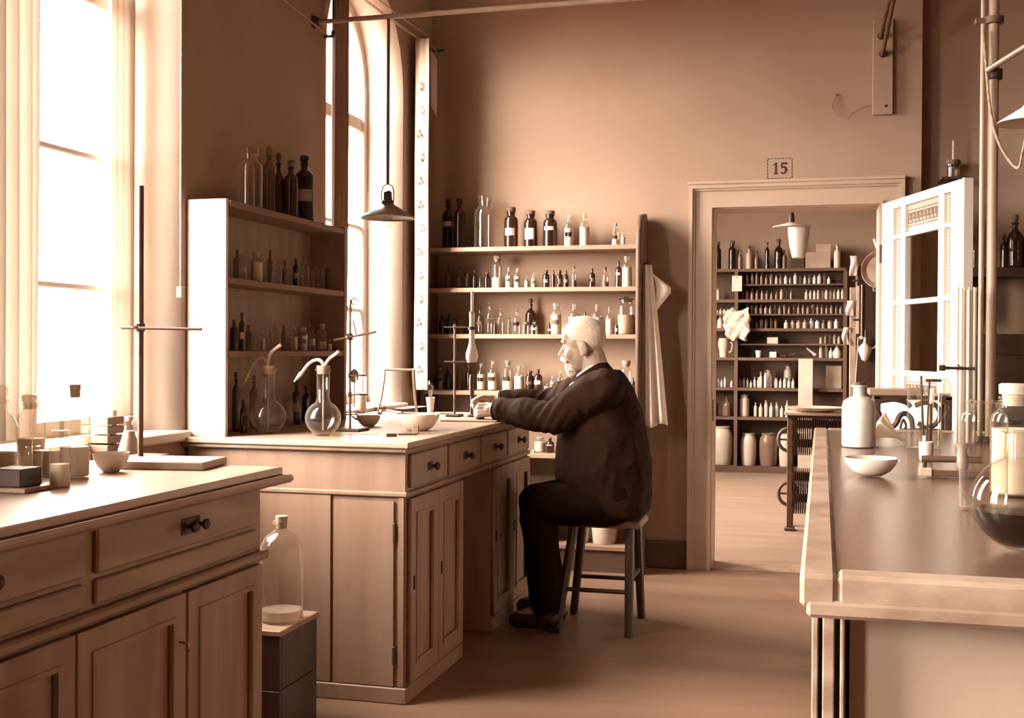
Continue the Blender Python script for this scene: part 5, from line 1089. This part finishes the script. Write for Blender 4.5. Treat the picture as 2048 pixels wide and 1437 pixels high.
# ================================================================== the seated man
def cap(bm, p, q, r1, r2, sx=1, sy=1, n=6, seg=18):
    p, q = Vector(p), Vector(q); d = q-p; L = d.length; M = d.to_track_quat('Z', 'Y').to_matrix()
    pr = [(r1*math.sin(a), -r1*math.cos(a)) for a in [math.pi/2*i/n for i in range(n)]]+[(r1, 0), (r2, L)]+[(r2*math.cos(a), L+r2*math.sin(a)) for a in [math.pi/2*i/n for i in range(1, n+1)]]
    pr[0] = (0, -r1); pr[-1] = (0, L+r2); lathe(bm, pr, p, seg, M, sx, sy); return bm
def ell(bm, c, r, M=None, seg=24, n=14):
    t = NB(); bmesh.ops.create_uvsphere(t, u_segments=seg, v_segments=n, radius=1)
    _merge(bm, t, (M or Matrix.Identity(3)).to_4x4() @ Matrix.Diagonal((r[0], r[1], r[2], 1)), c); return bm
def fuse(bm, voxel, smooth=4, fac=.5):
    """one continuous skin over overlapping volumes"""
    me = bpy.data.meshes.new('t'); bm.to_mesh(me); bm.free(); o = bpy.data.objects.new('t', me); COL.objects.link(o)
    m = o.modifiers.new('r', 'REMESH'); m.mode = 'VOXEL'; m.voxel_size = voxel
    s = o.modifiers.new('s', 'SMOOTH'); s.iterations = smooth; s.factor = fac
    dg = bpy.context.evaluated_depsgraph_get(); e = bpy.data.meshes.new_from_object(o.evaluated_get(dg))
    b = NB(); b.from_mesh(e); bpy.data.objects.remove(o); bpy.data.meshes.remove(me); bpy.data.meshes.remove(e); return b
from mathutils import noise as _nz
def wrinkle(bm, amp, freq, stretch=(1, 1, 1), seed=0):
    bm.normal_update(); mv = []
    for v in bm.verts:
        c = Vector((v.co.x*stretch[0], v.co.y*stretch[1], v.co.z*stretch[2]))*freq+Vector((seed, seed, seed))
        k = 1-abs(_nz.noise(c))*2.2; mv.append((v, v.normal*amp*k))
    for v, d in mv: v.co += d
    return bm
YM = 5.30
man = thing('person', 'seated elderly man in a dark jacket, white-haired and bearded, working at the desk', 'person', (-.95, YM, 0))
m = lambda x, y, Y=YM: at(x, y, 1, Y)
# ---- skeleton points
shL, elL, wrL = m(1208, 778, 5.135), m(1108, 835, 5.10), m(992, 820, 5.22)
shR, elR, wrR = m(1196, 772, 5.47), m(1092, 815, 5.50), m(994, 803, 5.42)
hipL, hipR = m(1225, 995, 5.20), m(1222, 990, 5.40)
knL, knR = m(1066, 1012, 5.17), m(1062, 1004, 5.42)
anL, anR = m(1058, 1205, 5.15), m(1040, 1190, 5.44); anL.z = anR.z = .10; anL.x += .075; anR.x += .15; knL.x += .02; knR.x += .03
# ---- head frame: forward, left, up
HC = m(1168, 693); tilt = R(7)
hf = Vector((-math.cos(tilt), .0, -math.sin(tilt))); hl = Vector((0, -1, 0)); hu = hl.cross(-hf) if False else Vector((-math.sin(tilt), 0, math.cos(tilt)))
HM = Matrix((hf, hl, hu)).transposed()
def hp(x, y, z): return HC+HM @ Vector((x, y, z))
bm = NB()
ell(bm, hp(-.004, 0, .042), (.098, .078, .094), HM); ell(bm, hp(.030, 0, -.030), (.064, .062, .085), HM); ell(bm, hp(.042, 0, -.085), (.046, .048, .036), HM)
ell(bm, hp(.080, 0, .028), (.016, .048, .014), HM); ell(bm, hp(.064, 0, .055), (.032, .058, .042), HM)
cap(bm, hp(.090, 0, .014), hp(.113, 0, -.026), .008, .0125); cap(bm, hp(.098, .010, -.030), hp(.098, -.010, -.030), .0085, .0085)
for s in (-1, 1):
    ell(bm, hp(.058, s*.040, -.028), (.030, .024, .030), HM)
    cap(bm, hp(.072, s*.018, -.006), hp(.060, s*.044, -.004), .010, .009)
    E_ = HM @ Matrix.Rotation(R(12), 3, 'Y')
    ell(bm, hp(-.012, s*.078, -.010), (.021, .010, .034), E_); ell(bm, hp(-.006, s*.080, -.036), (.011, .008, .013), E_); ell(bm, hp(-.017, s*.084, -.004), (.013, .007, .026), E_)
cap(bm, hp(-.030, 0, -.045), m(1198, 765), .060, .066)
# trunk and limbs under the clothes, one skin with the head
for c, r in ((m(1206, 800), (.11, .15, .10)), (m(1208, 870), (.13, .16, .16)), (m(1212, 960), (.14, .16, .12))): ell(bm, c, r)
for a, b, c in ((shL, elL, wrL), (shR, elR, wrR)): cap(bm, a, b, .045, .038); cap(bm, b, c, .036, .026)
for a, b, c in ((hipL, knL, anL), (hipR, knR, anR)): cap(bm, a, b, .065, .048); cap(bm, b, c, .045, .032)
for a in (anL, anR): cap(bm, a, a+Vector((-.13, 0, -.045)), .032, .024)
# ---- hands: palm, four curled fingers, thumb along the upper side
def hand(bm, w, a, n, thumb):
    a = a.normalized(); n = (n-a*n.dot(a)).normalized(); s = thumb
    s = (s-a*s.dot(a)-n*s.dot(n)).normalized()
    cap(bm, w-a*.03, w+a*.02, .026, .026); 
    for k, o in enumerate((.028, .010, -.009, -.026)):
        k0 = w+a*.012+s*o*.75; k1 = w+a*(.078-.004*abs(k-1))+s*o+n*.006; cap(bm, k0, k1, .0145, .0115)
        ln = (.040, .044, .041, .033)[k]
        p1 = k1+(a*.55-n*.60).normalized()*ln; p2 = p1+(-n*.85-a*.45).normalized()*ln*.62; p3 = p2+(-a*.95+n*.1).normalized()*ln*.5
        cap(bm, k1, p1, .0110, .0098); cap(bm, p1, p2, .0096, .0088); cap(bm, p2, p3, .0088, .0076)
    t0 = w+a*.018+s*.022-n*.006; t1 = t0+(a*.8+s*.45-n*.25).normalized()*.038; t2 = t1+(a*.95-n*.35-s*.05).normalized()*.032; t3 = t2+(a*.8-n*.6-s*.3).normalized()*.022
    cap(bm, t0, t1, .0145, .0118); cap(bm, t1, t2, .0115, .0100); cap(bm, t2, t3, .0100, .0082)
hand(bm, wrL+Vector((-.01, 0, 0)), Vector((-1, .12, -.10)), Vector((0, -.85, .50)), Vector((0, .3, 1)))
hand(bm, wrR+Vector((-.01, 0, 0)), Vector((-1, -.10, -.12)), Vector((0, .85, .50)), Vector((0, -.3, 1)))
def on_desk(b):                                  # hands and sleeves rest on the board and the desk top
    for v in b.verts:
        if v.co.x < -1.395 and .80 < v.co.z < .943: v.co.z = .943
bd = fuse(bm, .0042, 3, .45); on_desk(bd)
body = part(man, 'body', bd, 'skin', 'all')
# eyes, brows, hair, beard
for s in (-1, 1):
    bm = NB(); ell(bm, hp(.071, s*.031, .006), (.0125, .0125, .0125), HM); part(man, 'eye', bm, 'porcelain')
    bm = NB(); ell(bm, hp(.0835, s*.031, .005), (.003, .006, .006), HM); part(man, 'iris', bm, 'ink')
    bm = NB(); cap(bm, hp(.094, s*.018, .034), hp(.080, s*.048, .034), .0065, .004); part(man, 'eyebrow', wrinkle(fuse(bm, .0025, 1), .001, 300), 'hair_white', 'all')
bm = NB(); t = NB(); bmesh.ops.create_uvsphere(t, u_segments=90, v_segments=64, radius=1); kill = []
for v in t.verts: v.co = Vector((v.co.x*.0995-.005, v.co.y*.0795, v.co.z*.0960+.042))
for f in t.faces:
    c = f.calc_center_median(); line = -.068+max(0, c.x+.055)*1.15+.02*_nz.noise(c*60)
    if c.z < line or c.x > .078: kill.append(f)
bmesh.ops.delete(t, geom=kill, context='FACES'); _merge(bm, t, HM.to_4x4(), HC)
bmesh.ops.solidify(bm, geom=bm.faces[:], thickness=.004); wrinkle(bm, .0022, 90, (1, 1, 1.5)); part(man, 'hair', bm, 'hair_white', 'all')
bm = NB(); ell(bm, hp(.056, 0, -.086), (.040, .042, .038), HM); ell(bm, hp(.068, 0, -.106), (.024, .028, .030), HM)
part(man, 'beard', wrinkle(fuse(bm, .004, 2), .004, 70, (1, 1, .4)), 'hair_white', 'all')
bm = NB()
for s in (-1, 1): cap(bm, hp(.104, s*.006, -.045), hp(.084, s*.040, -.062), .0125, .007)
part(man, 'moustache', wrinkle(fuse(bm, .003, 2), .002, 120, (1, .4, 1)), 'hair_white', 'all')
# ---- jacket
bm = NB()
rings = []                                      # trunk of the jacket: front px, back px, height px, half width across
for (xf, xb, y, hw) in ((1176, 1238, 744, .070), (1156, 1252, 762, .140), (1142, 1264, 786, .182), (1134, 1275, 815, .196), (1128, 1283, 850, .202), (1121, 1290, 885, .206), (1116, 1296, 920, .208), (1116, 1299, 950, .210), (1136, 1299, 978, .214), (1176, 1298, 1003, .214), (1222, 1293, 1026, .205)):
    a, b = m(xf, y), m(xb, y); c = (a+b)/2; rx = (b.x-a.x)/2
    rings.append([bm.verts.new((c.x+rx*math.copysign(abs(math.cos(t))**.9, math.cos(t)), c.y+hw*math.copysign(abs(math.sin(t))**.9, math.sin(t)), c.z)) for t in [2*math.pi*q/32 for q in range(32)]])
for a, b in zip(rings, rings[1:]):
    for q in range(32): bm.faces.new((a[q], b[q], b[(q+1) % 32], a[(q+1) % 32]))
bm.faces.new(rings[0]); bm.faces.new(rings[-1][::-1])
for a, b, c, k in ((shL, elL, wrL, 1), (shR, elR, wrR, 1)):
    cap(bm, a, b, .083, .071); c2 = c+(b-c).normalized()*.012; cap(bm, b, b.lerp(c2, .5), .070, .062); cap(bm, b.lerp(c2, .5), c2+(b-c2).normalized()*.03, .062, .050)
jk = fuse(bm, .0075, 5, .5)
wrinkle(jk, .012, 5, (1.2, 1, .9), 3.0); wrinkle(jk, .005, 13, (1.4, 1, .7), 1.0)
for v in jk.verts:                              # creases gather at the elbows
    for e in (elL, elR):
        d = (v.co-e).length
        if d < .16: v.co += (v.co-e).normalized()*.007*math.sin((v.co.x-v.co.z*.6)*130)*(1-d/.16)
def rest(b):                                    # cloth lies on the stool seat
    for v in b.verts:
        if .38 < v.co.z < .503 and v.co.x > -1.108 and 5.195 < v.co.y < 5.465: v.co.z = .503
rest(jk); on_desk(jk)
coat = part(man, 'jacket', jk, 'coat', 'all')
for a, b in ((elL, wrL), (elR, wrR)):
    d = (b-a).normalized(); M = d.to_track_quat('Z', 'Y').to_matrix(); bm = NB()
    lathe(bm, [(.046, -.035), (.053, -.035), (.052, .006), (.047, .008), (.043, .004), (.046, -.035)], b-d*.012, 24, M); on_desk(bm); part(coat, 'cuff', bm, 'coat')
    bm = NB(); lathe(bm, [(.034, -.02), (.040, -.02), (.039, .014), (.036, .014), (.034, -.02)], b-d*.006, 22, M); part(coat, 'shirt_cuff', bm, 'shirt')
cdir = (m(1214, 722)-m(1150, 762)); cdir.normalize(); cn = Vector((cdir.z*-1, 0, cdir.x)) ; cn = cn if cn.z > 0 else -cn
M = cn.to_track_quat('Z', 'Y').to_matrix()
cc = (m(1218, 724)+m(1150, 767))/2
bm = NB(); lathe(bm, [(.074, -.040), (.092, -.044), (.085, .004), (.079, .016), (.072, .014), (.072, -.03)], cc, 32, M, 1, 1); part(coat, 'collar', bm, 'coat')
bm = NB(); lathe(bm, [(.066, -.02), (.071, -.02), (.070, .022), (.067, .025), (.064, .020), (.066, -.02)], cc, 32, M); part(coat, 'shirt_collar', bm, 'shirt')
bm = NB(); ell(bm, m(1152, 786), (.030, .055, .050), Matrix.Rotation(R(-20), 3, 'Y')); part(coat, 'shirt_front', wrinkle(fuse(bm, .005, 2), .003, 40), 'shirt', 'all')
for s in (-1, 1):
    bm = NB(); cap(bm, m(1172, 764, YM+s*.062), m(1136, 812, YM+s*.05), .016, .013, 1, .6); part(coat, 'lapel', fuse(bm, .004, 2), 'coat', 'all')
for y in (842, 884, 925):
    p = m(1128 if y < 900 else 1117, y, YM-.03); bm = NB(); ell(bm, p, (.006, .009, .009)); part(coat, 'button', bm, 'iron')
# ---- trousers and shoes
bm = NB()
for c, r in ((m(1222, 1005), (.165, .195, .085)),): ell(bm, c, r)
for a, b, c in ((hipL, knL, anL), (hipR, knR, anR)):
    cap(bm, a+Vector((0, 0, -.012)), b, .118, .084); cap(bm, b, b.lerp(c, .5), .083, .074); cap(bm, b.lerp(c, .5), c+Vector((0, 0, .03)), .074, .066)
tr2 = fuse(bm, .0085, 5, .5); wrinkle(tr2, .007, 8, (1, 1, .8), 8.0); 
for v in tr2.verts: v.co.z = max(v.co.z, .07)
rest(tr2)
part(man, 'trousers', tr2, 'trousers', 'all')
for a in (anL, anR):
    bm = NB(); cap(bm, Vector((a.x+.03, a.y, .055)), Vector((a.x-.13, a.y, .042)), .045, .038, 1, 1); cap(bm, Vector((a.x, a.y, .10)), Vector((a.x, a.y, .05)), .045, .045)
    b = fuse(bm, .006, 3)
    for v in b.verts: v.co.z = max(v.co.z, .004)
    sh = part(man, 'shoe', b, 'shoe', 'all')
    bm = NB(); box(bm, a.x+.02, a.x+.075, a.y-.035, a.y+.035, .0005, .022, .004); part(sh, 'heel', bm, 'shoe', False)
